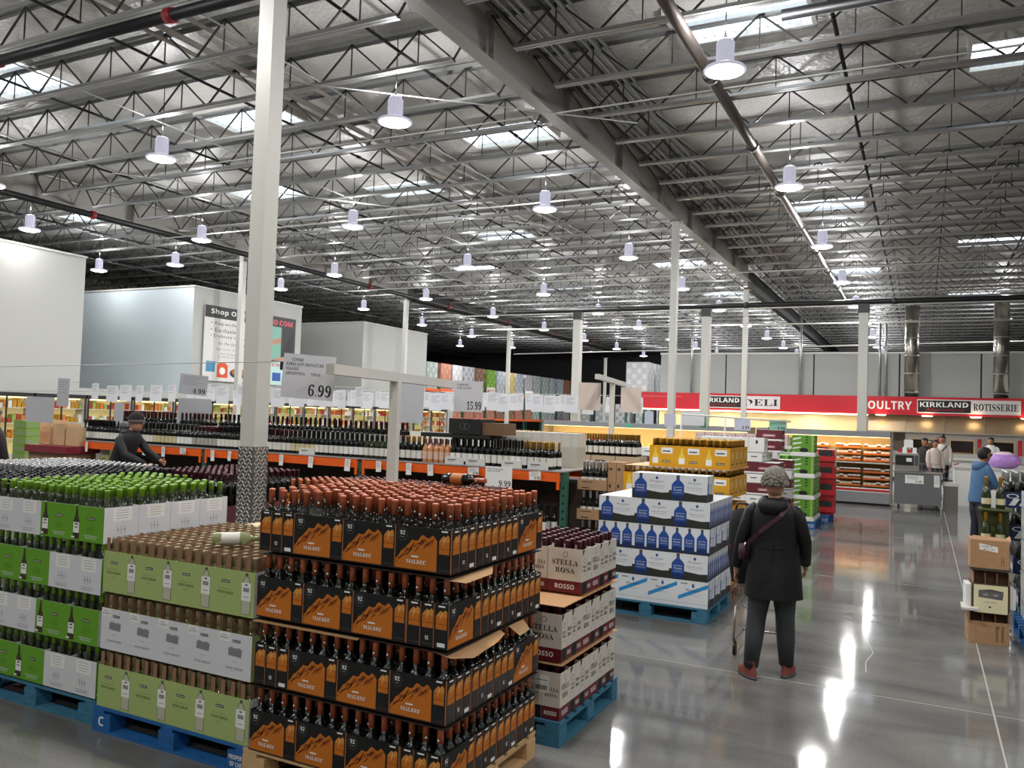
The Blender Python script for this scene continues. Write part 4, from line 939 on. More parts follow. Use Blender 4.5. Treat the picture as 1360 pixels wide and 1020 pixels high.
for i in range(3):
    for j in range(2):
        inst(oc, (-4.30+.31*i, 5.12+.24*j, 1.057), 0, 'orange and black case marked 92 behind the pinot, %s from left, %s row' % (ordn(i), ('front','rear')[j]), 'orange and black cases behind the pinot grigio')
        for p_ in range(4):
            for q in range(3): inst(f_cop, (-4.30+.31*i-.115+.077*p_, 5.12+.24*j-.077+.077*q, 1.062), 0, 'copper necked bottle, orange case %d-%d behind the pinot, place %d-%d' % (i+1, j+1, p_+1, q+1), 'copper necked bottles by the column', parts=False)
# ================================================================== PRICE SIGNS AND POSTS
def sign_art(A, price, lines, big=.34):
    for i, (t, x, w_) in enumerate(lines): A.t(t, x, .84-.105*i, w_, .07, DGREY, 1, 's')
    A.t(price, .52 if len(price) < 5 else .46, .07, .44 if len(price) < 5 else .5, big*.8, BLACK, 1, 's')
def post_frame(px, py, h, ang, la, lb, lab, w_=.075):
    e = empty('signpost', (px, py, 0), ang); tag(e, lab, 'frame')
    a = MB(); a.box(-w_/2, w_/2, -w_/2, w_/2, 0, h, PAINT); a.build('post', e)
    a = MB(); a.box(-w_*.45, w_*.45, -la, lb, h, h+w_*1.0, PAINT); a.build('crossbar', e)
    a = MB(); a.box(-.2, .2, -.2, .2, 0, .012, PAINT); a.build('foot_plate', e)
    return e
# first frame behind the malbec: bar aims along image line (437,487)-(635,510)
P1 = (-3.98, 5.76)
post_frame(P1[0], P1[1], 2.18, math.radians(10), 1.12, 1.62, 'white post and crossbar frame rising behind the copper capped bottles')
def hang_sign(x, y, z0, W, H, price, lines, lab, rz, col=CARD, tilt=0):
    b = MB(); b.box(-W/2, W/2, -.002, .002, 0, H, col); A = Art(b, (-W/2, -.002, 0), (1,0,0), (0,0,1), (0,-1,0), W, H)
    sign_art(A, price, lines); o = b.build('price_sign'); o.location = (x, y, z0); o.rotation_euler = (0, tilt, rz); tag(o, lab, 'sign'); return o
import mathutils
def pix(x, y, Y):      # helper used at build time: a photograph direction turned into a place at depth Y
    r = _R*(x-680)+_U*(510-y)+_f*FPX; t = Y/r.y; return Vector((r.x*t, Y, r.z*t+CAM_H))
q0 = pix(377, 530, 4.72); q1 = pix(437, 530, 4.78); qz = pix(377, 472, 4.72)
W6 = (q1-q0).length
qc = pix(377, 486, 4.70); b = MB(); b.box(-.026, .026, -.012, .012, -.03, .03, BLACK); o = b.build('clamp'); o.location = qc; o.rotation_euler = (0, 0, math.radians(33)); tag(o, 'small black clamp at the upper left corner of the 6.99 card', 'clamp')
hang_sign((q0.x+q1.x)/2, 4.75, q0.z+.005, W6, qz.z-q0.z, '6.99', (('1239444', .16, .22), ('KIRKLAND SIGNATURE', .06, .72), ('MALBEC', .06, .26), ('ARGENTINA      750ML', .06, .68)), 'large grey price card reading 6.99 at the end of the white crossbar', math.radians(33), tilt=math.radians(3))
q0 = pix(606, 545, 6.75); q1 = pix(636, 547, 6.8)
hang_sign((q0.x+q1.x)/2, 6.78, q0.z-.01, .27, .29, '15.99', (('CABERNET', .1, .4), ('NAPA VALLEY', .1, .5)), 'price card reading 15.99 hanging from the far end of the crossbar', math.radians(24))
# second and third frames
p2 = pix(811, 600, 12.6)
post_frame(p2.x, 12.6, 2.5, math.radians(10), 1.35, 1.3, 'slim white sign frame standing by the gold necked bottles', .075)
q = pix(783, 492, 11.7); hang_sign(q.x, 11.7, 2.02, .42, .42, '', (), 'blank creased card on the near arm of the slim sign frame', math.radians(-20), mat('card_glare', '#d8c9bf', .35)) if 0 else None
for (xa, Y_, lab) in ((783, 11.8, 'creased plastic sleeve on the near arm of the slim sign frame'), (838, 13.3, 'creased plastic sleeve on the far arm of the slim sign frame')):
    q = pix(xa, 530, Y_); b = MB(); b.box(-.17, .17, -.004, .004, 0, .42, mat('sleeve_plastic', '#d9cbc2', .2))
    for k in range(3): b.bar((-.15+.12*k, -.006, .1), (-.08+.12*k, -.006, .38), .004, .003, mat('sleeve_crease', '#efe6dd', .2))
    o = b.build('sign_sleeve'); o.location = (q.x, Y_, 2.05); o.rotation_euler = (0, 0, math.radians(22)); tag(o, lab, 'sleeve')
p3 = pix(870, 600, 17.0)
q = pix(650, 648, 8.72)
hang_sign(pix(667, 640, 8.9).x, 8.80, ZB-.235, .36, .245, '9.99', (('KIRKLAND SIGNATURE', .06, .6), ('RIBERA DEL DUERO', .06, .5)), 'large white price card reading 9.99 on the orange beam', 0, WHITE)
# small tags along the beam
for i, (px, w_, h_, t) in enumerate(((115,.055,.16,''), (192,.08,.15,''), (217,.07,.15,''), (243,.12,.09,'8.99'), (283,.07,.16,''), (305,.06,.14,''), (374,.07,.15,''), (413,.08,.15,''), (462,.09,.16,''), (504,.08,.14,''), (544,.08,.15,''), (573,.08,.14,''), (630,.15,.09,'12.99'), (712,.15,.10,'9.99'))):
    b = MB(); b.box(-w_/2, w_/2, -.002, .002, 0, h_, WHITE); A = Art(b, (-w_/2,-.002,0), (1,0,0), (0,0,1), (0,-1,0), w_, h_)
    for k in range(5): A.r(.15, .85-.1*k, .85-.2*(k % 2), .88-.1*k, MGREY, 1)
    if t: A.t(t, .45, .08, .5, .3, BLACK, 2, 's')
    q = pix(px, 600, RY-.03); o = b.build('price_tag'); o.location = (q.x, RY-.035, ZB-.03-h_+.01); o.rotation_euler = (0, random.uniform(-.08,.08), 0)
    tag(o, 'small white price tag clipped to the orange beam, %s tag from the left' % ('first','second','third','fourth','fifth','sixth','seventh','eighth','ninth','tenth','eleventh','twelfth','thirteenth','fourteenth')[i], 'tag')
# rows of hanging sheets over the aisles
def sheet(x, y, z, W, H, lab, grp=None, rz=None, col=CARD, price=''):
    b = MB(); b.box(-W/2, W/2, -.002, .002, 0, H, col); A = Art(b, (-W/2,-.002,0), (1,0,0), (0,0,1), (0,-1,0), W, H)
    for k in range(5): A.r(.12, .86-.09*k, .85-.15*(k % 3), .885-.09*k, MGREY, 1)
    if price: A.t(price, .5, .06, .44, .2, BLACK, 2, 's')
    b.bar((-W*.3, 0, H), (-W*.3, 0, H+.03), .01, .006, BLACK)
    o = b.build('hanging_sign'); o.location = (x, y, z); o.rotation_euler = (0, random.uniform(-.06,.06), math.radians(24) if rz is None else rz); tag(o, lab, 'sign', grp); return o
WIRE2 = mat('thin_wire', '#b8b8b8', .5)
def wire(p, q, lab):
    b = MB(); b.tube([p, q], .004, WIRE2, 4); o = b.build('wire'); tag(o, lab, 'wire')
for (Ya, n_, Z_, W_, H_, x0, x1) in ((14.5, 16, 1.98, .30, .42, -19.5, -10.4), (17.5, 20, 2.0, .30, .42, -19, -8.8), (21.5, 18, 2.05, .34, .48, -17.5, -8.5), (25.5, 18, 2.1, .38, .55, -17.5, -9.5), (30, 14, 2.2, .4, .6, -18, -9.0)):
    for i in range(n_):
        x = x0+(x1-x0)*(i+random.uniform(-.2,.2))/n_
        sheet(x, Ya, Z_+random.uniform(-.05,.05), W_*random.choice((.6, 1, 1)), H_, 'small grey sheet, %s from the left in the %s row of hanging signs' % (ordn(i), {14.5:'first',17.5:'second',21.5:'third',25.5:'fourth',30:'fifth'}[Ya]), 'rows of hanging signs over the far aisles')
    wire((x0-1, Ya, Z_+H_+.03), (x1+1, Ya, Z_+H_+.03), 'thin wire that carries the %s row of signs counted from the camera' % {14.5:'first',17.5:'second',21.5:'third',25.5:'fourth',30:'fifth'}[Ya])
for px, py, Y_, W_, H_, pr, lab in ((84, 521, 8.4, .17, .44, '', 'narrow grey sheet hanging alone in front of the white cooler wall'), (257, 511, 8.9, .40, .30, '4.99', 'tilted price card reading 4.99 below the shop online banner'), (53, 544, 7.4, .36, .36, '', 'blank grey card seen from behind at the far left'), (258, 547, 9.4, .50, .42, '', 'larger blank grey card seen from behind near the banner'), (540, 535, 12.6, .62, .72, '', 'big blank grey board behind the white crossbar'), (158, 547, 9, .14, .3, '', 'slim grey sheet hanging left of the blank card')):
    q = pix(px, py, Y_); blank = not pr and 'blank' in lab
    b = MB(); b.box(-W_/2, W_/2, -.003, .003, -H_/2, H_/2, mat('card_back', '#a9aab0', .6)); A = Art(b, (-W_/2,-.003,-H_/2), (1,0,0), (0,0,1), (0,-1,0), W_, H_)
    if not blank:
        for k in range(5): A.r(.12, .86-.09*k, .85-.15*(k % 3), .885-.09*k, MGREY, 1)
        if pr: A.t(pr, .5, .08, .44, .24, BLACK, 2, 's')
    o = b.build('hanging_sign'); o.location = q; o.rotation_euler = (0, math.radians(4 if pr else 1), math.radians(38)); tag(o, lab, 'sign')
qa = pix(0, 487, 6.4); qb = pix(377, 480, 4.72); wire(qa, qb, 'thin wire running left from the 6.99 card')
qa = pix(0, 519, 7.4); qb = pix(470, 521, 13); wire(qa, qb, 'second thin wire carrying the cards at the left')
# shop online banner on the cooler wall (facing +x)
BGREY = mat('banner_dark', '#2d2c2e', .5); BWH = mat('banner_white', '#dcdcd8', .5)
b = MB(); ya, yb, za, zb = 19.62, 24.0, 2.75, 5.26; b.box(XF+.06, XF+.075, ya, yb, za, zb, BWH)
A = Art(b, (XF+.076, ya, za), (0,1,0), (0,0,1), (1,0,0), yb-ya, zb-za)
A.r(0, .84, .66, 1, BGREY, 1); A.t('Shop Online', .06, .875, .44, .09, WHITE, 2, 'b')
for i, t in enumerate(('Expanded selection', 'Exclusive Products', 'Delivery to Your Door')): A.t('• '+t, .06, .74-.085*i, .56, .055, INKG, 2)
A.t('𝐵𝑒 𝑡ℎ𝑒 𝑓𝑖𝑟𝑠𝑡 𝑡𝑜 𝑘𝑛𝑜𝑤', .14, .48, .36, .05, INKG, 2); A.t('Sign up for Costco.com emails', .12, .41, .44, .04, MGREY, 2); A.t('visit the member counter', .17, .36, .3, .03, MGREY, 2); A.t('or search Costco.com', .14, .32, .3, .03, MGREY, 2)
A.r(.03, .12, .12, .26, mat('banner_blue','#4a8fb5',.5), 2); A.p([(.14,.05),(.25,.05),(.25,.22),(.22,.25),(.17,.25),(.14,.22)], mat('banner_orange','#d8532a',.5), 2); A.e(.195, .14, .03, .05, WHITE, 3)
A.e(.36, .12, .09, .07, INKG, 2); A.e(.36, .14, .07, .05, mat('banner_food','#b0703a',.5), 3); A.p([(.48,.05),(.52,.05),(.55,.25),(.53,.25)], mat('banner_blue','#4a8fb5',.5), 2)
A.r(.66, .34, 1, 1, BGREY, 1); A.t('COSTCO.COM', .50, .875, .46, .075, mat('banner_pink','#e05a6a',.5), 3, 'b')
A.r(.66, .36, .83, .85, mat('banner_teal','#7fb5a5',.5), 2); A.p([(.66,.55),(.83,.62),(.83,.70),(.66,.63)], mat('banner_skin','#b98a72',.5), 3); A.p([(.84,.38),(.97,.38),(.97,.80),(.88,.6)], mat('banner_coat','#1b1b1f',.5), 3); A.p([(.70,.36),(.98,.36),(.98,.48),(.86,.42)], mat('banner_skin','#b98a72',.5), 4)
A.r(.66, .0, 1, .34, mat('banner_mint','#bfe0da',.5), 1); A.t('COSTCO', .56, .27, .26, .045, RED, 3, 'b'); A.r(.74, .06, .84, .18, mat('banner_tablet','#2456a8',.4), 2); A.r(.88, .03, .97, .22, mat('banner_blue','#4a8fb5',.5), 2)
o = b.build('banner'); tag(o, 'large banner on the cooler wall reading Shop Online, small picture at its right', 'banner')
# glass door cases along the cooler walls (lit inside)
DL = mat('case_light', '#f3e3a0', .5, emit='#ffe9a8', es=2.6); DG = mat('case_glow_back', '#cdbb7a', .6, emit='#d9c98a', es=.35); YGR = mat('case_green', '#8fa04a', .6); FR = mat('case_frame', '#1f2022', .4)  # the case back panel glows by itself, imitating lamp light on it
i = 0; y = 7.0
while y < 35.5:
    e = empty('display_case', (XF+.42, y, 0)); tag(e, 'lit glass fronted case at the cooler wall, %s from the near end' % ordn(i), 'case')
    m = MB(); m.box(-.4, .0, -.72, .72, 0, .5, PAINT); m.box(-.4, -.36, -.72, .72, .5, 2.0, DG); m.box(-.4, 0, -.72, -.68, .5, 2.0, PAINT); m.box(-.4, 0, .68, .72, .5, 2.0, PAINT); m.box(-.4, 0, -.72, .72, 2.0, 2.1, FR); m.build('case_body', e)
    m = MB()
    for z in (.9, 1.3, 1.7): m.box(-.36, -.03, -.68, .68, z, z+.015, PAINT)
    m.build('shelves', e)
    m = MB(); m.box(-.2, -.17, -.66, .66, 1.96, 1.985, DL); m.build('light_tube', e)
    m = MB(); m.box(-.0, .02, -.02, .02, .5, 2.0, FR); m.box(0, .02, -.72, -.68, .5, 2.0, FR); m.box(0, .02, .68, .72, .5, 2.0, FR); m.build('door_frame', e)
    m = MB(); rnd = random.Random(i)
    for z in (.915, 1.315, 1.715):
        yy = -.62
        while yy < .6:
            h_ = rnd.uniform(.1,.24); m.box(-.28, -.08, yy, yy+.1, z, z+h_, rnd.choice((YGR, GOLD, mat('pack_orange','#c8762a',.5), mat('pack_white','#d8d5c8',.5), mat('pack_red','#a03020',.5)))); yy += .12
    o = m.build('packed_food', e); tag(o, kind='stuff')
    y += 1.5; i += 1
# low shelving with stock between the wine racks and the coolers
def shelf_run(x0, x1, Y_, top, cols, lab, n=2):
    e = empty('shelf', (0, Y_, 0)); tag(e, lab, 'shelf')
    m = MB(); m.box(x0, x1, 0, 1.0, .02, .06, PAINT); m.box(x0, x1, .48, .52, .06, top, PAINT); m.build('shelf_body', e)
    for k in range(1, int(top/.45)):
        m = MB(); m.box(x0, x1, 0, 1.0, .45*k, .45*k+.03, PAINT); m.build('shelf_board', e)
    cnt = 0
    for z in [.06]+[.45*k+.031 for k in range(1, int(top/.45))]:
        x = x0+.1; cnt = 0
        while x < x1-.3:
            c = random.choice(cols); h_ = random.choice((.2, .26, .32)); w_ = random.choice((.26, .34))
            inst(plain('packet', w_, .3, h_, c, 'line', 'packet'), (x+w_/2, Y_+.2, z), 0, 'packet, %s in board %s of the %s' % (ordn(cnt), 'ABCDE'[int(z/.44)], ' '.join(lab.split()[:6])), 'packets on the '+lab); cnt += 1
            x += w_+.03
PUR = ['#4a3f50', '#5c4658', '#44485c', '#664848', '#8a8268', '#8a8480']
shelf_run(-15.5, -10.5, 17.2, 1.45, PUR, 'low run of purple and blue packets behind the rack')
shelf_run(-20, -14, 13, 1.4, ['#8f8c5a', '#6e7a50', '#8e6a50', '#8a8a80'], 'low run of green and orange packets before the coolers')
shelf_run(-11.0, -6.0, 25.6, 1.4, ['#b0963a', '#8a2a2a', '#c9c2b0', '#4a5a3a'], 'low run of mixed packets beyond the second rack')
# ================================================================== HIGH STORAGE RACKS
def wrapped(name, W, D, H, c, c2, seed):
    rnd = random.Random(seed); a = MB(); mm = mat('load_'+c[1:], c, .3); m2 = mat('load_'+c2[1:], c2, .4)
    o = carton(name, W, D, H, mm)
    b = MB()
    for A in faces4(b, W, D, 0, H):
        for i in range(4):
            for j in range(5): A.r(.04+.24*i, .05+.19*j, .23+.24*i, .20+.19*j, m2 if (i+j) % 2 else mm, 1)
    kid(b.build('wrapped_packs', link=False), o); return tag(o, cat='load')
LD = [wrapped('wrapped_load', 1.05, 1.1, 1.45, a_, b_, i) for i, (a_, b_) in enumerate((('#a9b6bc','#c9d2d6'), ('#9aa6a2','#b9c2bc'), ('#a8705c','#b9866f'), ('#b9b9be','#cfcfd0'), ('#b9bdc0','#8e9296'), ('#6e9a3a','#8fb55a'), ('#a5adb5','#c5ccd2'), ('#7a5a4a','#a5826a'), ('#c9b070','#d8c890')))]
e = empty('pallet_rack', (-24.2, 0, 0)); tag(e, 'tall orange and green storage rack at the far centre with aisle numbers', 'rack')
for k in range(9):
    y = 36.5+2.75*k
    for x in (0, -1.1):
        m = MB(); m.box(x-.05, x+.05, y-.05, y+.05, 0, 4.6 if k == 8 else 3.6, GREENP); m.build('upright', e)
    if k < 8:
        for z in (1.55, 3.12):
            for x in (0,): m = MB(); m.box(x, x+.06, y+.06, y+2.69, z, z+.14, ORANGE); m.build('rack_beam', e)
        m = MB(); m.box(-1.15, .0, y+.06, y+2.69, 3.24, 3.27, DECKM); m.build('rack_deck', e)
        m = MB(); m.box(-1.15, .0, y+.06, y+2.69, 1.67, 1.70, DECKM); m.build('rack_deck', e)
seq = [0, 1, 2, 3, 4, 7, 5, 6, 8, 6, 3, 4, 1, 6, 0, 2]
for k in range(8):
    for h_ in range(2):
        y = 36.5+2.75*k+.72+1.3*h_; t = seq[(2*k+h_) % 16]
        inst(LD[t], (-24.75, y, 3.272), 0, 'wrapped pallet load, %s along the upper tier of the far rack' % ordn(2*k+h_), 'wrapped loads on the far rack, upper tier')
        inst(LD[(3, 3, 2, 2, 7, 2, 1, 4)[(k+h_) % 8]], (-24.75, y, 1.702), 0, 'wrapped load, %s along the lower tier of the far rack' % ordn(2*k+h_), 'wrapped loads on the far rack, lower tier').scale = (1, 1, .92)
for k, t in ((3, '402'), (5, '404')):
    b = MB(); y = 36.5+2.75*k; b.box(0, .62, y-.012, y+.012, 3.15, 3.6, WHITE); A = Art(b, (.0, y-.013, 3.15), (1,0,0), (0,0,1), (0,-1,0), .62, .45); A.t(t, .1, .2, .8, .55, RED, 1, 'b'); o = b.build('aisle_sign', e); tag(o, 'white aisle number plate reading '+t)
e = empty('pallet_rack', (-12.6, 0, 0)); tag(e, 'storage rack above the left end of the red band with wrapped loads', 'rack')
for k in range(4):
    y = 37.3+2.75*k
    for x in (0, .95):
        m = MB(); m.box(x-.05, x+.05, y-.05, y+.05, 0, 3.25, GREENP); m.build('upright', e)
    if k < 3: m = MB(); m.box(.90, .96, y+.06, y+2.69, 3.1, 3.24, ORANGE); m.build('rack_beam', e); m = MB(); m.box(-.05, .95, y, y+2.69, 3.24, 3.27, DECKM); m.build('rack_deck', e)
for k in range(6): inst(LD[6 if k % 2 else 3], (-12.15, 37.95+1.3*k, 3.272), 0, 'grey wrapped load above the end of the red band, place %s from the front' % ('one','two','three','four','five','six')[k]).scale = (1, 1, .95)
for k in range(7):
    for z in (0, 1.5): inst(LD[(1, 6, 4, 1)[k % 4]], (-22+1.5*k, 56, z+.02 if z else 0), 0, 'wrapped load before the dark far wall, %s from the left, %s' % (ordn(k), 'upper' if z else 'lower'), 'wrapped loads before the dark far wall')
# ================================================================== DELI AND ROTISSERIE
HOOD = mat('hood_steel', '#b09a7c', .3, .75); DKP = mat('dark_panel', '#3a3531', .6); OVG = mat('oven_glass', '#1f1712', .12); GLOW = mat('warm_strip', '#fff0cf', .4, emit='#ffe6b8', es=5)
e = empty('extractor_hood', (0, 35.9, 0)); tag(e, 'long stainless hood over the rotisserie ovens', 'hood')
m = MB(); m.poly([(-2.0,0,1.82),(9,0,1.82),(9,.15,2.44),(-2.0,.15,2.44)], HOOD); m.poly([(-2.0,.15,2.44),(9,.15,2.44),(9,1.0,2.44),(-2.0,1.0,2.44)], HOOD); m.poly([(-2,0,1.82),(-2,.15,2.44),(-2,1,2.44),(-2,1,1.82)], HOOD); m.box(-2, 9, 0, .03, 1.78, 1.82, STAIN); m.build('hood_canopy', e)
for i in range(8):
    m = MB(); m.box(-2+1.35*i, -1.98+1.35*i, -.006, .03, 1.8, 2.4, STAIN); m.build('hood_seam', e)
for i in range(5):
    e2 = empty('strip_light', (-10.2+3.6*i+ .6, 36.3, 2.415)); tag(e2, 'warm strip lamp under the deli canopy, %s from the left' % ('first','second','third','fourth','fifth')[i], 'lamp')
    m = MB(); m.box(-1.7, 1.7, -.05, .05, .01, .04, PAINT); m.build('fitting', e2); m = MB(); m.box(-1.68, 1.68, -.03, .03, 0, .01, GLOW); m.build('tube', e2)
m = MB(); m.box(-11.6, -2.1, 35.42, 35.45, 2.40, 2.45, GLOW); o = m.build('light_strip'); tag(o, 'bright thin light strip along the lower edge of the red band', 'lamp')
for i in range(4):
    m = MB(); m.lathe([(0,0),(.16,.0),(.2,.04)], GLOW, 12); o = m.build('downlight'); o.location = (-1.5+1.25*i*1.3, 35.35, 2.41); tag(o, 'small round downlight under the red band above the hood, %s from the left' % ('first','second','third','fourth')[i], 'lamp')
m = MB(); m.box(-2.2, 10, 36.75, 36.95, 0, 1.8, DKP); tag(m.build('wall_oven_back'), kind='structure')
for i, px in enumerate((1227, 1280, 1333)):
    q = pix(px, 590, 36.2); e = empty('rotisserie_oven', (q.x, 36.2, .72)); tag(e, 'stainless rotisserie oven with a red control strip, %s of three' % ('leftmost','middle','rightmost')[i], 'oven')
    m = MB(); m.box(-.66, .66, 0, .7, 0, 1.05, STAIN); m.build('body', e)
    m = MB(); m.box(-.5, .38, -.02, 0, .22, .86, mat('oven_frame', '#c9b48f', .35, .6)); m.build('door_frame', e)
    m = MB(); m.box(-.44, .32, -.03, -.02, .28, .8, OVG); g = m.build('door_glass', e)
    m = MB(); m.box(-.40, .28, -.034, -.03, .3, .36, mat('oven_glow_tint', '#8a5a2a', .4)); m.build('drip_pan', g)  # drip pan tinted brown to imitate the glow inside the oven
    m = MB(); m.box(.46, .6, -.02, 0, .2, .9, RED); m.build('control_strip', e)
    m = MB(); m.box(-.62, .62, -.03, .0, .04, .14, PAINT); m.build('kick_rail', e)
# service counter: white front with red stripes
def counter(x0, x1, Y_, lab, h=.78):
    e = empty('service_counter', (0, Y_, 0)); tag(e, lab, 'counter')
    m = MB(); m.box(x0, x1, 0, .8, .1, h, WHITE); m.box(x0+.05, x1-.05, .05, .75, 0, .1, DKP); m.build('body', e)
    m = MB(); m.box(x0, x1, -.006, 0, h-.22, h-.13, RED); m.build('stripe', e)
    m = MB(); m.box(x0-.02, x1+.02, -.05, .85, h, h+.04, STAIN); m.build('top', e)
    m = MB(); m.box(x0, x1, .2, .22, h+.04, h+.3, mat('clear_guard', '#dfe8e8', .05, alpha=.25)); m.build('glass_guard', e)
counter(-1.2, 6, 34.4, 'white service counter with a red stripe before the ovens')
counter(-11, -1.8, 34.4, 'long white deli counter with a red stripe below the cream wall', .9)
# stainless ducts above the rotisserie
SPIR = mat('spiral_duct', '#8f8c84', .25, .9)
for i, px in enumerate((1211, 1329)):
    q = pix(px, 500, 36.6); e = empty('exhaust_duct', (q.x, 36.3, 3.2)); tag(e, 'round shiny exhaust duct above the %s' % ('poultry sign','rotisserie sign')[i], 'duct')
    m = MB(); m.lathe([(.27,.12),(.27,3.6)], SPIR, 20); m.build('duct_shell', e)
    for z in (.15, .9, 1.6, 2.3, 3.0): m = MB(); m.lathe([(.282,z),(.285,z+.02),(.282,z+.04)], STAIN, 20); m.build('band', e)
    m = MB(); m.lathe([(.25,0),(.25,.12)], BLACK, 16); m.build('collar', e)
for (px, z0, z1) in ((1063, 3.2, 6.6), (1168, 3.2, 6.2), (1176, 3.2, 6.2), (918, 3.2, 6.4), (988, 3.2, 6.3)):
    q = pix(px, 500, 36.8); pipe('wall_pipe', (q.x, 36.85, z0), (q.x, 36.85, z1), .05, STEEL, 8)
# ---------------------------------------------------------------- refrigerated bread and produce cases
CG = mat('case_grey', '#8e9094', .4, .3); OR1 = mat('pack_bright_orange', '#e07a1a', .5, emit='#e07a1a', es=0); CIN = mat('case_inside_cream', '#d8b87a', .6)
def open_case(x0, x1, Y_, h, lab, rows, dx=0):
    e = empty('refrigerated_case', (0, Y_, 0)); tag(e, lab, 'case')
    m = MB(); m.box(x0, x1, 0, .95, .06, .32, CG); m.box(x0, x1, 0, .06, .32, .42, WHITE); m.box(x0, x1, .75, .95, .32, h, CIN); m.box(x0+.03, x1-.03, .05, .9, 0, .06, BLACK); m.build('cabinet', e)
    m = MB(); m.box(x0, x1, -.008, 0, .345, .40, RED); m.build('bumper_stripe', e)
    m = MB(); m.box(x0, x1, -.05, .95, h-.14, h, CG); c_ = m.build('canopy', e)
    m = MB(); m.box(x0+.04, x1-.04, .02, .05, h-.152, h-.14, DL); m.build('light_tube', c_)
    b = MB(); A = Art(b, (x0, -.051, h-.14), (1,0,0), (0,0,1), (0,-1,0), x1-x0, .14); A.e(.45, .5, .02, .25, mat('teal_dot','#3fb58a',.5), 1, 10); b.build('badge', c_)
    for x in (x0, x1): m = MB(); m.box(x-.02, x+.02, -.05, .95, .06, h, STAIN); m.build('end_panel', e)
    m = MB(); m.box(x0, x1, .12, .75, h*.56, h*.56+.03, PAINT); m.build('shelf', e)
    l = bpy.data.lights.new('case_lamp', 'AREA'); l.shape = 'RECTANGLE'; l.size = x1-x0-.1; l.size_y = .08; l.energy = 5*(x1-x0); l.color = (1, .80, .52)
    lo = bpy.data.objects.new('case_lamp', l); COL.objects.link(lo); lo.location = ((x0+x1)/2, .1, h-.17); lo.rotation_euler = (math.radians(35), 0, 0); lo.parent = e
    return e
open_case(-3.9, -.70, 22.3, 1.83, 'open refrigerated case of packaged bakery trays with a grey top', None)
OT = mat('orange_tray', '#c8641a', .5)
tr = MB(); tr.box(-.3, .3, -.2, .2, 0, .012, OT); tr.box(-.3, .3, -.2, -.19, .012, .045, OT); tr.box(-.3, .3, .19, .2, .012, .06, OT)
tro = tag(tr.build('orange_tray', link=False), cat='tray')
rnd = random.Random(2)
pk = MB(); pk.box(-.045, .045, -.04, .04, 0, .075, PAPER); pk.box(-.045, .045, -.04, .04, .075, .09, GOLD); pk1 = tag(pk.build('food_pack', link=False), cat='pack')
pk = MB(); pk.box(-.045, .045, -.04, .04, 0, .07, mat('pack_brown','#5a3520',.5)); pk.box(-.045, .045, -.04, .04, .07, .10, WHITE); pk2 = tag(pk.build('food_pack', link=False), cat='pack')
for r_, z in enumerate((.45, .62, .79, 1.08, 1.24, 1.40, )):
    for c_ in range(4):
        x = -1.04-.66*c_-(.1 if c_ > 1 else 0)
        inst(tro, (x, 22.3+.42, z), 0, 'orange packet tray in the bakery case, tier %s, %s from the right' % ('ABCDEF'[r_], ordn(c_)), 'orange trays in the %s half of the bakery case' % ('lower' if r_ < 3 else 'upper'))
        for k in range(6): inst(rnd.choice((pk1, pk2)), (x-.25+.1*k, 22.3+.29, z+.012), 0, 'food packet, place %s-%s-%s on the orange bakery trays' % (r_+1, c_+1, k+1), 'food packets in the bakery case')
open_case(-10.5, -4.3, 23.2, 1.82, 'long open produce case with a grey top behind the yellow wine cases', None)
MEL = mat('melon', '#d9b85a', .5); fr = MB(); fr.lathe([(0,0),(.07,.02),(.10,.08),(.09,.14),(.05,.18),(0,.19)], MEL, 8); fr = tag(fr.build('melon', link=False), cat='melon')
bx2 = {}
for i in range(24):
    x = -10.2+.25*i
    for z in (1.06, .45):
        if i % 8 in (5, 6): inst(plain('juice_carton', .2, .2, .3, '#c8401a', 'line', 'carton'), (x, 23.6, z+.0), 0, 'red orange carton, %s from the left on the %s produce shelf' % (ordn(i), 'upper' if z > 1 else 'lower'), 'red cartons in the produce case')
        else: inst(fr, (x, 23.6, z), 0, 'pale melon, %s from the left on the %s produce shelf' % (ordn(i), 'upper' if z > 1 else 'lower'), 'melons in the produce case')
# ---------------------------------------------------------------- demo cart, bin
GRC = mat('cart_grey', '#6e7072', .4, .2)
e = empty('demo_cart', (-.10, 22.05, 0)); tag(e, 'grey wheeled demonstration cart with a white notice', 'cart')
m = MB(); m.box(-.52, .50, 0, .6, .12, .86, GRC); m.box(-.54, .52, -.02, .62, .86, .89, STAIN); m.build('body', e)
b = MB(); A = Art(b, (-.28, -.003, .62), (1,0,0), (0,0,1), (0,-1,0), .4, .2); A.r(0, 0, 1, 1, WHITE, 1); A.t('5.49', .55, .12, .35, .25, BLACK, 2, 's'); [A.r(.1, .8-.14*k, .7, .84-.14*k, MGREY, 2) for k in range(3)]; b.build('notice', e)
b = MB(); A = Art(b, (.34, -.003, .56), (1,0,0), (0,0,1), (0,-1,0), .12, .28); A.r(0, 0, 1, 1, WHITE, 1); [A.r(.15, .85-.14*k, .8, .88-.14*k, MGREY, 2) for k in range(5)]; b.build('notice', e)
for x in (-.42, .4):
    for y in (.08, .52): m = MB(); m.tube([(x-.015, y, .055), (x+.015, y, .055)], .055, BLACK, 10); m.box(x-.01, x+.01, y-.02, y+.02, .08, .12, STEELD); m.build('wheel', e)
e = empty('microwave_oven', (-.36, 22.2, .892)); tag(e, 'dark countertop oven standing on the grey demonstration cart', 'oven')
m = MB(); m.box(-.26, .28, 0, .42, .02, .12, STAIN); m.box(-.26, .28, 0, .42, .12, .42, STAIN); m.build('body', e); m = MB(); m.box(-.24, .16, -.012, 0, .15, .39, BLACK); m.build('door', e); m = MB(); m.box(-.0, .12, -.016, -.012, .24, .33, WHITE); m.build('notice', e)
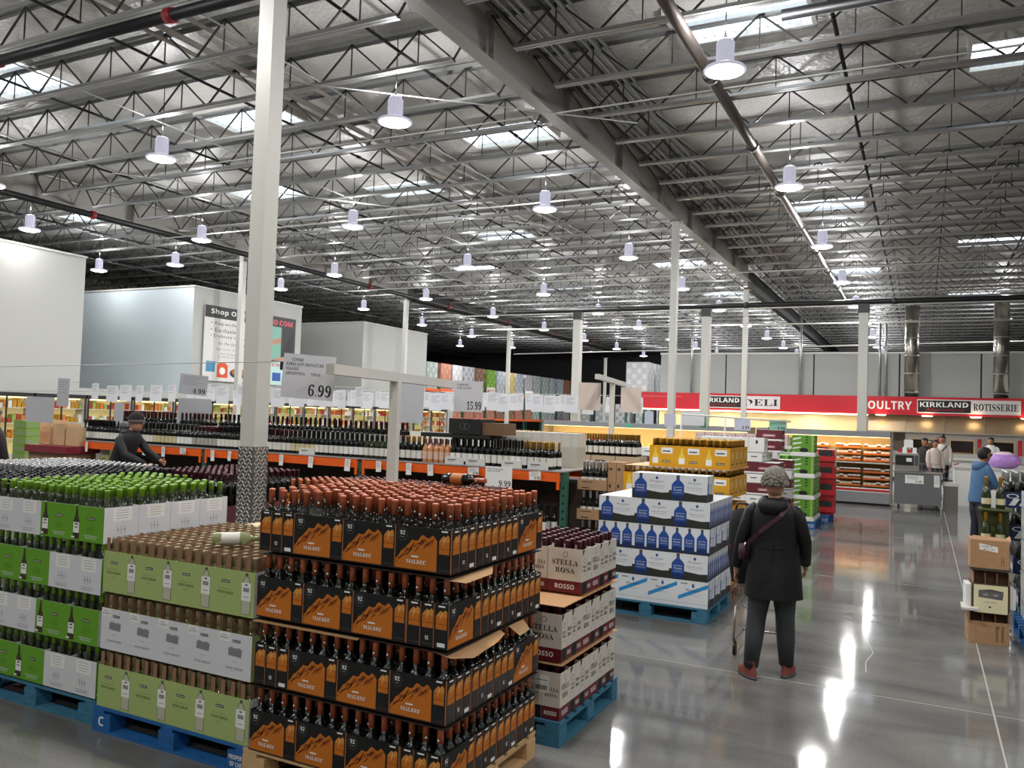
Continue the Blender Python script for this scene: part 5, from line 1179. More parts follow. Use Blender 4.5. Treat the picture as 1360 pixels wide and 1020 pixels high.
m = MB(); m.box(.18, .26, -.008, 0, .15, .39, DGREY); m.build('control_panel', e)
e = empty('waste_bin', (.60, 22.15, 0)); tag(e, 'tall grey waste bin with a pale liner right of the cart', 'bin')
m = MB(); m.box(-.15, .15, 0, .4, 0, .62, mat('bin_grey', '#6d6a64', .6)); m.build('bin_body', e); m = MB(); m.box(-.17, .17, -.02, .42, .60, .68, mat('liner', '#cfcdc6', .4)); m.build('liner', e)
e = empty('sample_tray', (-.34, 22.4, 1.32)); tag(e, 'red and white packets piled on top of the dark countertop oven', 'tray')
m = MB(); m.box(-.24, .24, -.1, .1, 0, .02, PAINT); m.build('tray', e); 
for i in range(4): m = MB(); m.box(-.22+.11*i, -.13+.11*i, -.08, .06, .02, .10+.05*(i % 2), (RED, WHITE, RED, WHITE)[i]); m.build('packet', e)
b = MB(); b.box(-.08, .12, -.01, .01, .15, .34, WHITE); b.bar((.02,0,.02), (.02,0,.16), .01, .01, STEELD); b.build('notice', e)
# ---------------------------------------------------------------- maroon and white cases, green snack cases
def mar(A): A.r(0, 0, 1, 1, mat('case_maroon', '#63202a', .5), .5); A.r(0, .0, 1, .14, WHITE, 1); A.r(.25, .35, .75, .6, mat('case_rose', '#a8737a', .5), 1); A.r(.3, .44, .7, .5, WHITE, 2)
def whi(A): A.r(0, 0, 1, 1, WHITE, .5); A.r(.3, .5, .7, .62, DGREY, 1)
mc = tag(carton('chocolate_case', .40, .32, .17, WHITE, art=(mar, mar, mar, mar)), cat='case'); wc2 = tag(carton('white_case', .245, .32, .14, WHITE, art=(whi, whi, whi, whi)), cat='case')
def whb(A): A.r(0, 0, 1, 1, WHITE, .5); A.p([(.45,.6),(.6,.6),(.58,.85),(.48,.85)], BLACK, 1)
wc3 = tag(carton('white_case', .245, .32, .22, WHITE, art=(whb, whb, whb, whb)), cat='case')
mx1, my = -2.02, 13.4
put_pallet(pal_brown, mx1-1.2, mx1, my, my+1.0, 'worn brown pallet under the maroon and white cases')
for st, (xx, yy) in enumerate(((mx1, my), (mx1-1.25, my), (mx1, my+1.5))):
    z = .146
    for k in range(8):
        w3 = k in (1, 3, 5, 7); W_ = .245 if w3 else .40; H_ = .14 if w3 else .17; n_ = 5 if w3 else 3
        for r_ in range(3):
            for c_ in range(n_):
                if k == 7 and c_ == 0: continue
                if r_ == 2 and k < 7: continue
                if st and r_ > 0: continue
                inst(wc2 if w3 else mc, (xx-W_/2-c_*(W_+.002), yy+.16+.325*r_, z), 0, '%s case %s, course %s of the %s' % ('flat white' if w3 else 'maroon', '%d-%d' % (c_+1, r_+1), ('one','two','three','four','five','six','seven','eight')[k], ('maroon and white stack nearest the woman', 'second maroon stack to its left', 'maroon stack behind')[st]), '%s cases, course %s, stack %s' % ('white' if w3 else 'maroon', ('one','two','three','four','five','six','seven','eight')[k], ('a','b','c')[st]))
        z += H_+.012
    if st == 0:
        for c_ in range(4): inst(wc3, (xx-.34-.25*c_, yy+.16, z), 0, 'white case with a small black print on the maroon stack, %s from the right' % ordn(c_), 'white cases topping the maroon stack')
        for c_ in range(2): inst(mc, (xx-.22, yy+.6, z+.182*c_), 0, 'maroon case on the very top of the stack near the woman, %s one' % ('lower', 'upper')[c_])
put_pallet(pal_brown, mx1-2.45, mx1-1.25, my, my+1.0, 'brown pallet under the second maroon stack')
put_pallet(pal_brown, mx1-1.2, mx1, my+1.5, my+2.5, 'brown pallet under the rear maroon stack')
GA = mat('snack_green', '#5f9a2a', .5); GA2 = mat('snack_dark', '#2a3a1a', .5)
def gre(A):
    A.r(0, 0, 1, 1, GA, .5); A.p([(.05,.7),(.4,.82),(.42,.9),(.05,.8)], WHITE, 1); A.p([(.05,.45),(.45,.55),(.45,.62),(.05,.55)], WHITE, 1); A.p([(.05,.2),(.4,.3),(.4,.36),(.05,.28)], WHITE, 1)
    [A.e(.68, .9-.16*k, .07, .045, GA2, 1, 8) for k in range(3)]; A.e(.55, .16, .2, .13, BLACK, 1, 10); A.r(.88, 0, .97, 1, mat('snack_light','#8fc04a',.5), 1); A.r(0, .0, 1, .05, WHITE, 2)
gc = tag(carton('snack_case', .40, .48, .335, GA, art=(gre, gre, gre, gre)), cat='case')
tp = tag(carton('white_tray', .44, .52, .06, WHITE), cat='tray')
gx, gy = -1.80, 16.3
put_pallet(pal_blue, gx-1.2, gx+.03, gy, gy+1.02, 'bright blue pallet under the green snack cases')
for k in range(3):
    z = .146+.40*k
    for c_ in range(2):
        for r_ in range(2):
            inst(tp, (gx-.22-.46*c_, gy+.26+.53*r_, z), 0, 'white base tray, tier %s of the green snack stack, %s %s' % (('one','two','three')[k], ('front','rear')[r_], ('aisle side','inner side')[c_]), 'white trays in snack tier %s' % ('one','two','three')[k])
            inst(gc, (gx-.22-.46*c_, gy+.25+.53*r_, z+.061), 0, 'bright green snack case, tier %s above the blue pallet, %s %s' % (('one','two','three')[k], ('front','rear')[r_], ('aisle side','inner side')[c_]), 'green snack cases, tier %s' % ('one','two','three')[k])
inst(tp, (gx-.22, gy+.26, .146+.40*3), 0, 'white tray topping the green snack stack'); inst(gc, (gx-.22, gy+.25, .146+.40*3+.061), 0, 'open green case on the very top of the snack stack')
for i, (px, w_, c, n_) in enumerate(((1014, .36, '#5f9a2a', 'bright green carton'), (1041, .3, '#5f9a2a', 'second bright green carton'))):
    q = pix(px, 590, 20.2); inst(plain('snack_carton', w_, .3, .36, c, gre, 'carton'), (q.x, 20.3, 1.27), 0, n_+' standing behind the maroon stack'); inst(plain('carton_block', w_+.1, .5, 1.265, '#b0b0ac', 'line', 'carton'), (q.x, 20.3, .0), 0, 'grey carton column below the '+n_)
# red floor display beside the green stack
e = empty('display_stand', (-1.76, 17.8, 0)); tag(e, 'narrow red cardboard display stand behind the green snack cases', 'stand')
m = MB(); m.box(-.16, .16, 0, .5, .146, 1.45, RED); m.build('body', e)
for k in range(4): m = MB(); m.box(-.17, .19, -.06, .0, .2+.34*k, .3+.34*k, RED); m.build('pocket', e); m = MB(); m.box(-.12, .12, -.05, -.01, .3+.34*k, .42+.34*k, mat('pack_black','#231f20',.5)); m.build('packet', e)
m = MB(); m.box(.161, .17, .1, .35, 1.1, 1.5, WHITE); m.build('header_card', e)
put_pallet(pal_blue, -2.85, -1.68, 17.5, 18.5, 'blue pallet under the red display stand')
# clear clamshells of pastry on a table behind the maroon cases
for i in range(9):
    for j in range(2):
        m = plain('clamshell', .2, .2, .12, '#c9b0b0', 'dots', 'clamshell'); inst(m, (-4.6+.23*i, 19.0, 1.45+.125*j), 0, 'clear clamshell of red fruit, %s from the left, %s' % (ordn(i), ('lower','upper')[j]), 'clamshells behind the maroon cases')
e = empty('table', (-3.6, 19.0, 0)); tag(e, 'long low table carrying the clamshells', 'table')
m = MB(); m.box(-1.2, 1.2, -.3, .3, 1.40, 1.449, PAINT); m.build('table_top', e)
for x in (-1.1, 1.1):
    for y in (-.25, .25): m = MB(); m.box(x-.03, x+.03, y-.03, y+.03, 0, 1.40, STEELD); m.build('leg', e)
# price boards on rails near the deli
SEAG = mat('sign_seafoam', '#7fb0a0', .5); PALEB = mat('sign_pale_blue', '#b9bcd0', .5)
for px, py, Y_, W_, H_, c, t, lab in ((1033, 565, 15.0, .32, .2, SEAG, '9.99', 'seafoam green price board reading 9.99'), (986, 564, 15.0, .32, .2, PALEB, '8.99', 'pale blue price board reading 8.99 above the woman'), (934, 560, 15.5, .14, .28, SEAG, '.59', 'seafoam green slip hanging near the deli column'), (920, 556, 15.5, .5, .26, CARD, '', 'grey board behind the two right columns'), (862, 555, 15.5, .2, .25, PALEB, '', 'small pale blue slip before the cream wall'), (890, 558, 15.5, .26, .24, PALEB, '', 'wider pale blue slip before the cream wall')):
    q = pix(px, py, Y_); b = MB(); b.box(-W_/2, W_/2, -.004, .004, -H_/2, H_/2, c); A = Art(b, (-W_/2,-.004,-H_/2), (1,0,0), (0,0,1), (0,-1,0), W_, H_)
    if t: A.t(t, .5, .1, .42, .3, BLACK, 1, 's')
    o = b.build('price_board'); o.location = q; o.rotation_euler = (0, 0, math.radians(-18)); tag(o, lab, 'sign')
qa = pix(905, 550, 15.2); qb = pix(1050, 560, 14.9)
e = empty('sign_rail', (0, 0, 0)); tag(e, 'thin white rail carrying the price boards near the deli', 'rail')
m = MB(); m.tube([qa, qb], .015, PAINT, 6); m.build('rail', e)
for q in (qa, qa.lerp(qb, .42)): m = MB(); m.tube([(q.x, q.y, 0), (q.x, q.y, q.z)], .015, PAINT, 6); m.build('post', e)
# ---------------------------------------------------------------- right hand pile
NAVY = mat('navy_box', '#1b2a5a', .45)
put_pallet(pal_blue, .86, 2.0, 8.6, 9.62, 'blue pallet at the right edge under the white crates')
put_pallet(pal_blue2, .90, 2.1, 9.9, 10.9, 'teal pallet under the navy boxes at the right')
put_pallet(pal_wood, 1.0, 2.1, 7.4, 8.4, 'pine pallet corner at the right edge of the floor')
def crate(name, W, D, H, m):
    o = tray(name, W, D, H, m); b = MB()
    for A in faces4(b, W, D, 0, H):
        for i in range(5): A.r(.03+.195*i, .08, .06+.195*i, .92, MGREY, 1)
        A.r(0, .45, 1, .5, MGREY, 1)
    kid(b.build('moulded_ribs', link=False), o); return tag(o, cat='crate')
wcr = crate('bottle_crate', .36, .50, .30, mat('crate_white', '#c9cdce', .3))
for k in range(4):
    for r_ in range(2): inst(wcr, (1.06, 8.87+.51*r_, .146+.302*k), 0, 'translucent white crate at the right edge, %s of the column, %s row' % (('lowest','second','third','topmost')[k], ('front','back')[r_]))
def navy(A): A.r(0, 0, 1, 1, NAVY, .5); [A.p([(.12+.2*i,.15),(.24+.2*i,.15),(.34+.2*i,.6),(.22+.2*i,.6)], WHITE, 1) for i in range(4)]; A.e(.2, .75, .12, .15, WHITE, 1, 10); A.e(.2, .75, .09, .11, NAVY, 2, 10)
nb = tag(tray('bottle_case', .46, .32, .16, NAVY, art=(navy, navy, navy, navy)), cat='case')
b_dk = fb(SILVER, WHITE, GLASSD, .36, .042, .16, .26, .27, (.10,.15), 10)
for k in range(4):
    z = .146+.335*k
    for r_ in range(2):
        inst(nb, (1.12-.05*k, 10.1+.34*r_, z), 0, 'navy blue bottle case at the right, %s tier, %s row' % (('lowest','second','third','top')[k], ('front','back')[r_]))
        for i in range(5):
            for j in range(3): inst(b_dk, (1.12-.05*k-.18+.09*i, 10.1+.34*r_-.1+.1*j, z+.006), 0, 'dark sparkling bottle, navy tier %s, %s case, place %d-%d' % ('ABCD'[k], ('front','rear')[r_], i+1, j+1), 'silver capped bottles in navy cases', parts=False)
# champagne bottles in a thin wooden frame
for k in range(3):
    z = .42+.36*k
    for i in range(2): inst(b_cava, (.585+.125*i, 9.75, z+.01), 0, 'gold foil sparkling wine bottle left of the navy cases, %s tier, %s one' % (('lowest','middle','top')[k], ('left','right')[i]))
    m = MB(); m.box(.52, .80, 9.64, 9.86, z-.01, z+.008, mat('yellow_green_board', '#4f5228', .6)); o = m.build('display_board'); tag(o, 'small board under the gold foil bottles, %s tier' % ('lowest','middle','top')[k], 'board')
m = MB(); m.box(.53, .79, 9.81, 9.84, 0, 1.13, mat('yellow_green_board', '#4f5228', .6)); m.box(.53, .79, 9.66, 9.80, 0, .40, KRAFTD); o = m.build('display_block'); tag(o, 'brown block and upright behind the gold foil bottles', 'block')
# cardboard boxes stacked by the aisle
def dist(mname, px0, px1, y, z):
    pass
BXX = .63
def box_a(A): A.p([(.24,.66),(.72,.58),(.70,.78),(.23,.88)], WHITE, 1); A.t('104815', .27, .74, .3, .07, INKG, 2); A.t('4x6 81', .34, .65, .28, .06, INKG, 2); A.r(.80, .10, .81, .45, INKG, 1); A.r(.86, .10, .87, .45, INKG, 1); A.r(.80, .26, .87, .28, INKG, 1)
def box_c(A):
    for k, t in enumerate(('Sonoma', 'Harvest')): 
        A2 = Art(A.mb, A.O+A.u*(A.W*(.80-.14*k))+A.v*(A.H*.85), A.v*-1, A.u, A.n, A.H, A.W); A2.t(t, 0, 0, .7, .09, INKG, 1, 's')
    A.r(.3, .80, .46, .82, INKG, 1)
def open_box(name, W, D, H, m, lab, loc, art=None, dv=3, rz=0, flaps=True):
    e = empty(name, loc, rz); tag(e, lab, 'box')
    t = .005; a = MB(); a.box(-W/2, W/2, -D/2, D/2, 0, t, m); a.box(-W/2, W/2, -D/2, -D/2+t, t, H, m); a.box(-W/2, W/2, D/2-t, D/2, t, H, m); a.box(-W/2, -W/2+t, -D/2+t, D/2-t, t, H, m); a.box(W/2-t, W/2, -D/2+t, D/2-t, t, H, m); a.build('carton_body', e)
    if art: b = MB(); art(faces4(b, W, D, 0, H)[0]); b.build('printed_face', e)
    if dv:
        a = MB()
        for i in range(dv+1): x = -W/2+.01+(W-.02)*i/dv; a.box(x-.002, x+.002, -D/2+.006, D/2-.006, .02, H+.10, KRAFTD)
        a.box(-W/2+.008, W/2-.008, -.002, .002, .02, H+.10, KRAFTD); a.box(-W/2+.008, W/2-.008, D/2-.012, D/2-.008, .02, H+.10, KRAFTD); a.build('divider', e)
    return e
open_box('cardboard_box', .325, .30, .20, KRAFT, 'lowest open kraft box of the aisle stack, with dark lettering on its side', (.545, 8.87, 0), box_c, 3, math.radians(4))
q = pix(1318, 800, 8.65)
IV = mat('ivory_card', '#dcd6b0', .55)
e = open_box('cardboard_box', .30, .28, .24, mat('dark_box', '#4e3a2a', .7), 'middle box of the aisle stack with an ivory printed front', (.56, 8.86, .302), None, 3, math.radians(4))
b = MB(); b.box(-.14, .13, -.150, -.146, -.02, .23, IV); A = Art(b, (-.14, -.150, -.02), (1,0,0), (0,0,1), (0,-1,0), .27, .25)
A.p([(.14,.55),(.85,.50),(.88,.80),(.5,.86),(.14,.80)], DGREY, 1); A.e(.35, .66, .09, .05, MGREY, 2); A.e(.65, .66, .09, .05, MGREY, 2); [A.p([(.16,.56+.05*k),(.86,.54+.05*k),(.86,.55+.05*k),(.16,.575+.05*k)], MGREY, 2) for k in range(5)]; A.e(.48, .22, .035, .035, INKG, 1); A.r(.3, .38, .68, .40, MGREY, 1); b.build('ivory_panel', e)
m = MB(); m.box(-.20, -.155, -.11, .10, .02, .22, WHITE); m.box(.155, .20, -.10, .12, .02, .20, WHITE); m.build('white_flaps', e)
m = MB(); m.box(.33, .47, 8.62, 8.90, .305, .325, PAINT); o = m.build('white_tray'); tag(o, 'corner of a flat white tray sticking out of the box stack', 'tray')
e = empty('cardboard_box', (.55, 8.85, .682), math.radians(2)); tag(e, 'closed brown box with a white number label on top of the aisle stack', 'box')
m = MB(); m.box(-.155, .155, -.13, .13, 0, .255, KRAFT); m.build('carton_body', e); b = MB(); box_a(faces4(b, .31, .26, 0, .255)[0]); b.build('printed_face', e)
m = MB(); m.poly([(-.155,-.13,.255),(.155,-.13,.255),(.13,-.06,.275),(-.13,-.05,.285)], KRAFT); m.poly([(.155,-.13,.255),(.155,.13,.255),(.18,.08,.285),(.17,-.1,.275)], KRAFT); m.build('top_flaps', e)
m = MB(); m.box(.40, .72, 8.72, 8.99, .660, .680, DKP); o = m.build('dark_tray'); tag(o, 'thin dark tray between the brown box and the ivory fronted box', 'tray')
# white chest and purple inflatable behind the man
q = pix(1300, 640, 24.0)
m = MB(); m.box(q.x-.55, q.x+2.4, 24, 25, 0, .95, WHITE); m.box(q.x-.57, q.x+2.42, 23.98, 25.02, .95, 1.0, PAINT); o = m.build('chest_freezer'); tag(o, 'long white chest behind the man in the blue hoodie', 'freezer')
q = pix(1334, 608, 24.4); e = empty('inflatable_toy', (q.x+.0, 24.5, 1.0)); e.scale = (1.02, 1.02, 1.02); tag(e, 'round pink and purple inflatable lying on the white chest', 'toy')
m = MB(); m.lathe([(.0,.0),(.22,.02),(.32,.12),(.33,.2),(.26,.32),(.12,.40),(0,.41)], mat('inflatable_purple', '#b88ad8', .3), 18, sx=1.15, sy=.8); m.build('inflated_body', e)
m = MB(); m.lathe([(.0,.405),(.10,.412),(.18,.375),(.24,.33),(.28,.27)], mat('inflatable_cream', '#e8d0d8', .3), 14, sx=1.1, sy=.8); m.build('pale_top', e)
m = MB(); m.lathe([(0,0),(.035,.01),(.04,.03),(.02,.05),(0,.05)], mat('inflatable_pink', '#d86ab0', .3), 8, (.28,-.16,.12), sx=1.6); m.build('pink_fin', e)
m = MB(); m.lathe([(0,0),(.016,.005),(.012,.02),(0,.022)], BLACK, 8, (-.10,-.26,.2)); m.build('eye_spot', e)
# ---------------------------------------------------------------- left edge: green cases and wooden crates
for k in range(5):
    q = pix(22, 600, 9.2); inst(plain('snack_case', .36, .4, .14, '#7a9a4a', 'dots', 'case'), (q.x-.1, 9.5, .95+.145*k-.12), 0, 'green and white flat case at the far left, %s in its stack' % ('lowest','second','third','fourth','fifth')[k])
inst(plain('case_block', .4, .44, .82, '#8a8a70', 'line', 'case'), (pix(22, 600, 9.2).x-.1, 9.5, 0), 0, 'plain case block under the green flat cases at the far left')
WOODC = mat('light_wood', '#c9a680', .6, noise=(10, .08, (1,1,6)))
for i, px in enumerate((55, 74, 91)):
    q = pix(px, 580, 8.7); e = empty('wooden_crate', (q.x, 8.75, 1.20)); tag(e, 'upright pale wooden wine crate at the left of the rack, %s of three' % ('first','second','third')[i], 'crate')
    for s in (-1, 1): m = MB(); m.box(s*.13-.008, s*.13+.008, 0, .3, 0, .40-.05*i, WOODC); m.build('side_panel', e)
    m = MB(); m.box(-.122, .122, .28, .295, 0, .40-.05*i, WOODC); m.build('back_panel', e); m = MB(); m.box(-.122, .122, 0, .28, 0, .014, WOODC); m.build('bottom_panel', e)
    if i: m = MB(); m.box(-.122, .122, 0, .012, .014, .40-.05*i, WOODC); m.build('front_panel', e)
m = MB(); m.box(pix(36,600,8.6).x, pix(92,600,8.6).x, 8.55, 9.15, 1.08, 1.195, mat('burgundy_stand', '#7a2030', .5)); o = m.build('display_table'); tag(o, 'burgundy edged stand carrying the wooden crates', 'stand')
m = MB(); m.box(pix(38,600,8.6).x, pix(90,600,8.6).x, 8.6, 9.1, 0, 1.079, KRAFTD); o = m.build('stand_block'); tag(o, 'brown block below the burgundy edged table', 'stand')
# ================================================================== PEOPLE
SKIN = mat('skin', '#b07f66', .5); HAIRG = mat('grey_knit', '#7d786f', .9, noise=(55, .35), bump=.8)
def skin_body(name, pts, edges, rads, m, parent, root=0, sub=1):
    me = bpy.data.meshes.new(name); me.from_pydata([tuple(p) for p in pts], edges, []); me.materials.append(m)
    o = bpy.data.objects.new(name, me); COL.objects.link(o); o.parent = parent
    me.attributes  # keep data alive
    bpy.context.view_layer.objects.active = o
    md = o.modifiers.new('Skin', 'SKIN')
    if not me.skin_vertices: me.skin_vertices.new() if hasattr(me.skin_vertices, 'new') else None
    if me.skin_vertices:
        sv = me.skin_vertices[0].data
        for i, r in enumerate(rads):
            sv[i].radius = (r, r) if not isinstance(r, tuple) else r; sv[i].use_root = i == root
    md.use_smooth_shade = True; md.branch_smoothing = .4
    s = o.modifiers.new('Sub', 'SUBSURF'); s.levels = sub; s.render_levels = sub
    return o
def ring_loft(mb, rings, m, n=16):
    """rings: (cx, cy, z, rx, ry, [rot])"""
    base = len(mb.v); k = mb.mi(m)
    for r in rings:
        cx, cy, z, rx, ry = r[:5]; dz = r[5] if len(r) > 5 else 0
        for j in range(n):
            t = 2*math.pi*j/n; w_ = 1+.0*math.sin(3*t); mb.v.append((cx+rx*w_*math.cos(t), cy+ry*w_*math.sin(t), z+dz*math.cos(t)))
    for i in range(len(rings)-1):
        for j in range(n): mb.f.append((base+i*n+j, base+i*n+(j+1)%n, base+(i+1)*n+(j+1)%n, base+(i+1)*n+j)); mb.m.append(k); mb.sm.append(True)
def person(loc, face, H, lab, o):
    """H standing height; local +y is the way the person faces. o: options"""
    e = empty('person', loc, face); tag(e, lab, 'person'); s = H/1.70
    def S(*p): return Vector(p)*s
    lean = o.get('lean', 0)
    def L(x, y, z):        # lean the upper body forward about the hips
        if z > .92: dz = z-.92; return S(x, y+dz*math.sin(lean), .92+dz*math.cos(lean))
        return S(x, y, z)
    sh = o.get('sh', .19)
    armL = o.get('armL', ((-.23,.02,1.12), (-.22,.10,.86))); armR = o.get('armR', ((.23,.02,1.12), (.22,.10,.86)))
    lf = o.get('legL', ((-.10,.02,.50), (-.11,-.01,.09), (-.12,.12,.03))); rf = o.get('legR', ((.10,.02,.50), (.11,.02,.09), (.12,.15,.03)))
    P = [S(0,0,.94), L(0,.0,1.12), L(0,-.01,1.32), L(0,0,1.43), L(0,.01,1.49), L(0,.02,1.56), L(0,.02,1.61)]
    E_ = [(0,1),(1,2),(2,3),(3,4),(4,5),(5,6)]; Rr = [.125, .105, .11, .06, .048, .06, .055]
    hands = []
    for sd, arm in ((-1, armL), (1, armR)):
        i = len(P); P += [L(sd*(sh-.02), 0, 1.36), L(*arm[0]), L(*arm[1])]; E_ += [(2,i),(i,i+1),(i+1,i+2)]; Rr += [.04, .036, .027]
        d = (P[i+2]-P[i+1]).normalized(); palm = P[i+2]+d*.06*s; P.append(palm); E_.append((i+2, i+3)); Rr.append((.035,.02))
        hands.append((sd, P[i+2], palm, d))
    for leg, sd in ((lf, -1), (rf, 1)):
        i = len(P); P += [S(sd*.09,0,.86), S(*leg[0]), S(*leg[1]), S(*leg[2])]; E_ += [(0,i),(i,i+1),(i+1,i+2),(i+2,i+3)]; Rr += [.095, .06, .042, .035]
    Rr = [(r[0]*s, r[1]*s) if isinstance(r, tuple) else r*s for r in Rr]
    skin_body('body', P, E_, Rr, o.get('skin', SKIN), e)
    # fingers: four unequal, gently curled, and a thumb leaving the side of the palm
    for sd, wr, palm, d in hands:
        hp = empty('hand'); hp.parent = e
        side = Vector((0,1,0)) if abs(d.y) < .8 else Vector((0,0,1))
        a_ = (side-d*side.dot(d)).normalized(); n_ = d.cross(a_)*sd
        for k, (off, ln) in enumerate(((-.027,.058), (-.009,.072), (.009,.076), (.027,.068))):
            b0 = palm+a_*off*s; m = MB(); c1 = b0+d*ln*.45*s; c2 = b0+d*ln*.8*s-n_*.012*s; c3 = b0+d*ln*1.05*s-n_*.03*s
            m.tube([b0-d*.02*s, b0+d*.01*s, c1, c2, c3], [.009*s,.009*s,.0085*s,.0078*s,.005*s], o.get('skin', SKIN), 6); m.build('finger', hp)
        t0 = wr.lerp(palm, .4)+a_*.02*s; m = MB(); m.tube([t0, t0+a_*.025*s+d*.02*s, t0+a_*.035*s+d*.055*s-n_*.012*s], [.012*s,.011*s,.007*s], o.get('skin', SKIN), 6); m.build('thumb', hp)
    # trousers
    tr_ = o['trousers']; m = MB()
    ring_loft(m, [(0,0,1.0*s,.155*s,.115*s),(0,0,.90*s,.175*s,.13*s),(0,0,.80*s,.172*s,.125*s)], tr_, 16)
    for leg, sd in ((lf, -1), (rf, 1)):
        k_, a_ = Vector(leg[0]), Vector(leg[1]); hip = Vector((sd*.085,0,.86)); mid = hip.lerp(k_, .5); cf = k_.lerp(a_, .45)
        m.tube([S(*hip), S(*mid), S(*k_), S(*cf), S(*a_), S(a_.x, a_.y, a_.z-.0)], [.10*s,.098*s,.078*s,.074*s,.058*s,.060*s], tr_, 12)
    m.build('trousers', e)
    # shoes
    for leg, sd in ((lf, -1), (rf, 1)):
        a_ = Vector(leg[1]); t_ = Vector(leg[2]); dr = Vector((t_.x-a_.x, t_.y-a_.y, 0)).normalized(); zf = o.get('lift', {}).get(sd, 0)
        hub = empty('shoe'); hub.parent = e; hub.location = S(a_.x, a_.y, 0); hub.rotation_euler = (0, 0, math.atan2(-dr.x, dr.y))
        m = MB(); ring_loft(m, [(0,.055*s,.022*s,.045*s,.135*s),(0,.055*s,.05*s,.045*s,.13*s),(0,.035*s,.075*s,.040*s,.10*s),(0,.0,.10*s,.040*s,.058*s),(0,-.005*s,.145*s,.043*s,.05*s)], o['shoes'], 14)
        m.poly([(-.0+.044*s*math.cos(2*math.pi*j/14), .055*s+.133*s*math.sin(2*math.pi*j/14), .022*s) for j in range(14)], o['shoes']); m.build('upper', hub)
        m = MB(); m.lathe([(.047*s,0),(.048*s,.022*s)], o.get('sole', DGREY), 14, (0,.055*s,0), sy=2.9); m.build('sole', hub)
        m = MB()
        for k in range(3): m.bar((-.022*s,(.05+.022*k)*s,(.088-.007*k)*s), (.022*s,(.05+.022*k)*s,(.088-.007*k)*s), .005, .004, o.get('lace', BLACK))
        m.build('laces', hub)
    # coat or top
    ct = o['coat']; hem = o.get('hem', .80); m = MB(); fl = o.get('flare', 0)
    rings = []
    for z, rx, ry in ((hem, .19+fl, .15+fl*.8), (.92, .19+fl*.55, .145+fl*.45), (1.05, .185+fl*.25, .135), (1.18, .19, .135), (1.30, .195, .13), (1.36, .185, .12), (1.405, .16, .105), (1.44, .12, .09), (1.475, .08, .075)):
        c = L(0, 0, z) if z > .92 else S(0, 0, z); rings.append((c.x, c.y, c.z, rx*s, ry*s))
    ring_loft(m, rings, ct, 22)
    if fl:      # shallow folds in the skirt of the coat
        for i, v in enumerate(m.v[:44]):
            t = 2*math.pi*(i % 22)/22; f_ = 1+.035*math.sin(5*t+1); m.v[i] = (v[0]*f_, v[1]*f_, v[2])
    c_ = m.build('coat' if hem < .75 else 'jacket', e)
    for sd, arm in ((-1, armL), (1, armR)):
        m = MB(); a0 = L(sd*(sh-.055), 0, 1.405); a1 = L(sd*(sh-.005), 0, 1.345); a2 = L(*arm[0]); a3 = L(*arm[1]); am = a1.lerp(a2, .5); a23 = a2.lerp(a3, .5)
        m.tube([a0, a1, am, a2, a23, a2.lerp(a3, .93)], [.045*s,.058*s,.058*s,.055*s,.051*s,.047*s], ct, 12); m.build('sleeve', c_)
    if o.get('hood'):
        m = MB(); c = L(0, -.05, 1.44)
        ring_loft(m, [(c.x, c.y-.04*s, c.z-.10*s, .02*s, .02*s),(c.x, c.y-.035*s, c.z-.085*s, .10*s, .065*s),(c.x, c.y-.02*s, c.z-.03*s, .128*s, .092*s),(c.x, c.y+.0*s, c.z+.015*s, .122*s, .092*s),(c.x, c.y+.015*s, c.z+.045*s, .10*s, .078*s),(c.x, c.y+.02*s, c.z+.03*s, .085*s, .075*s)], ct, 18)
        m.build('hood', c_)
    for f_ in o.get('extra', ()): f_(e, L, S, s, c_)
    # head: face, ears, hair or hat
    hc = L(0, .02, 1.60); ha = o.get('turn', 0)
    hd = empty('head'); hd.parent = e; hd.location = hc; hd.rotation_euler = (0, 0, ha)
    sk = o.get('skin', SKIN)
    m = MB(); m.lathe([(.0,-.125*s),(.045*s,-.115*s),(.066*s,-.07*s),(.077*s,-.01*s),(.078*s,.04*s),(.066*s,.085*s),(.035*s,.112*s),(0,.118*s)], sk, 16, (0,0,0), sy=1.18); m.build('face', hd)
    m = MB(); m.tube([(0,.086*s,.01*s),(0,.105*s,-.02*s),(0,.092*s,-.03*s)], [.008*s,.013*s,.008*s], sk, 6); m.build('nose', hd)
    for x in (-1, 1):
        m = MB(); m.lathe([(0,-.006*s),(.011*s,0),(0,.006*s)], BLACK, 8, (x*.03*s,.084*s,.0)); m.build('eye', hd)
        m = MB(); m.lathe([(0,-.028*s),(.010*s,-.01*s),(.013*s,.012*s),(0,.028*s)], sk, 8, (x*.080*s,0,-.005*s), sy=1.7); m.build('ear', hd)
    m = MB(); m.box(-.022*s,.022*s,.076*s,.084*s,-.062*s,-.055*s, mat('lips','#8a4a40',.5)); m.build('mouth', hd)
    hm = o['hair']
    m = MB()
    if o.get('hat') == 'knit':
        m.lathe([(.088*s,.005*s),(.096*s,.02*s),(.096*s,.055*s),(.088*s,.09*s),(.06*s,.125*s),(.02*s,.142*s),(0,.144*s)], hm, 18, (0,-.005*s,0), sy=1.12); m.build('knit_hat', hd)
        m = MB(); m.lathe([(.093*s,-.012*s),(.101*s,.0),(.101*s,.028*s),(.094*s,.036*s)], o.get('hatband', hm), 18, (0,-.005*s,0), sy=1.12); m.build('hat_cuff', hd)
    else:
        N_ = 18; prof = [(.055,-.075),(.078,-.055),(.089,-.01),(.091,.04),(.08,.085),(.05,.118),(0,.13)]
        k = m.mi(hm); b0 = len(m.v)
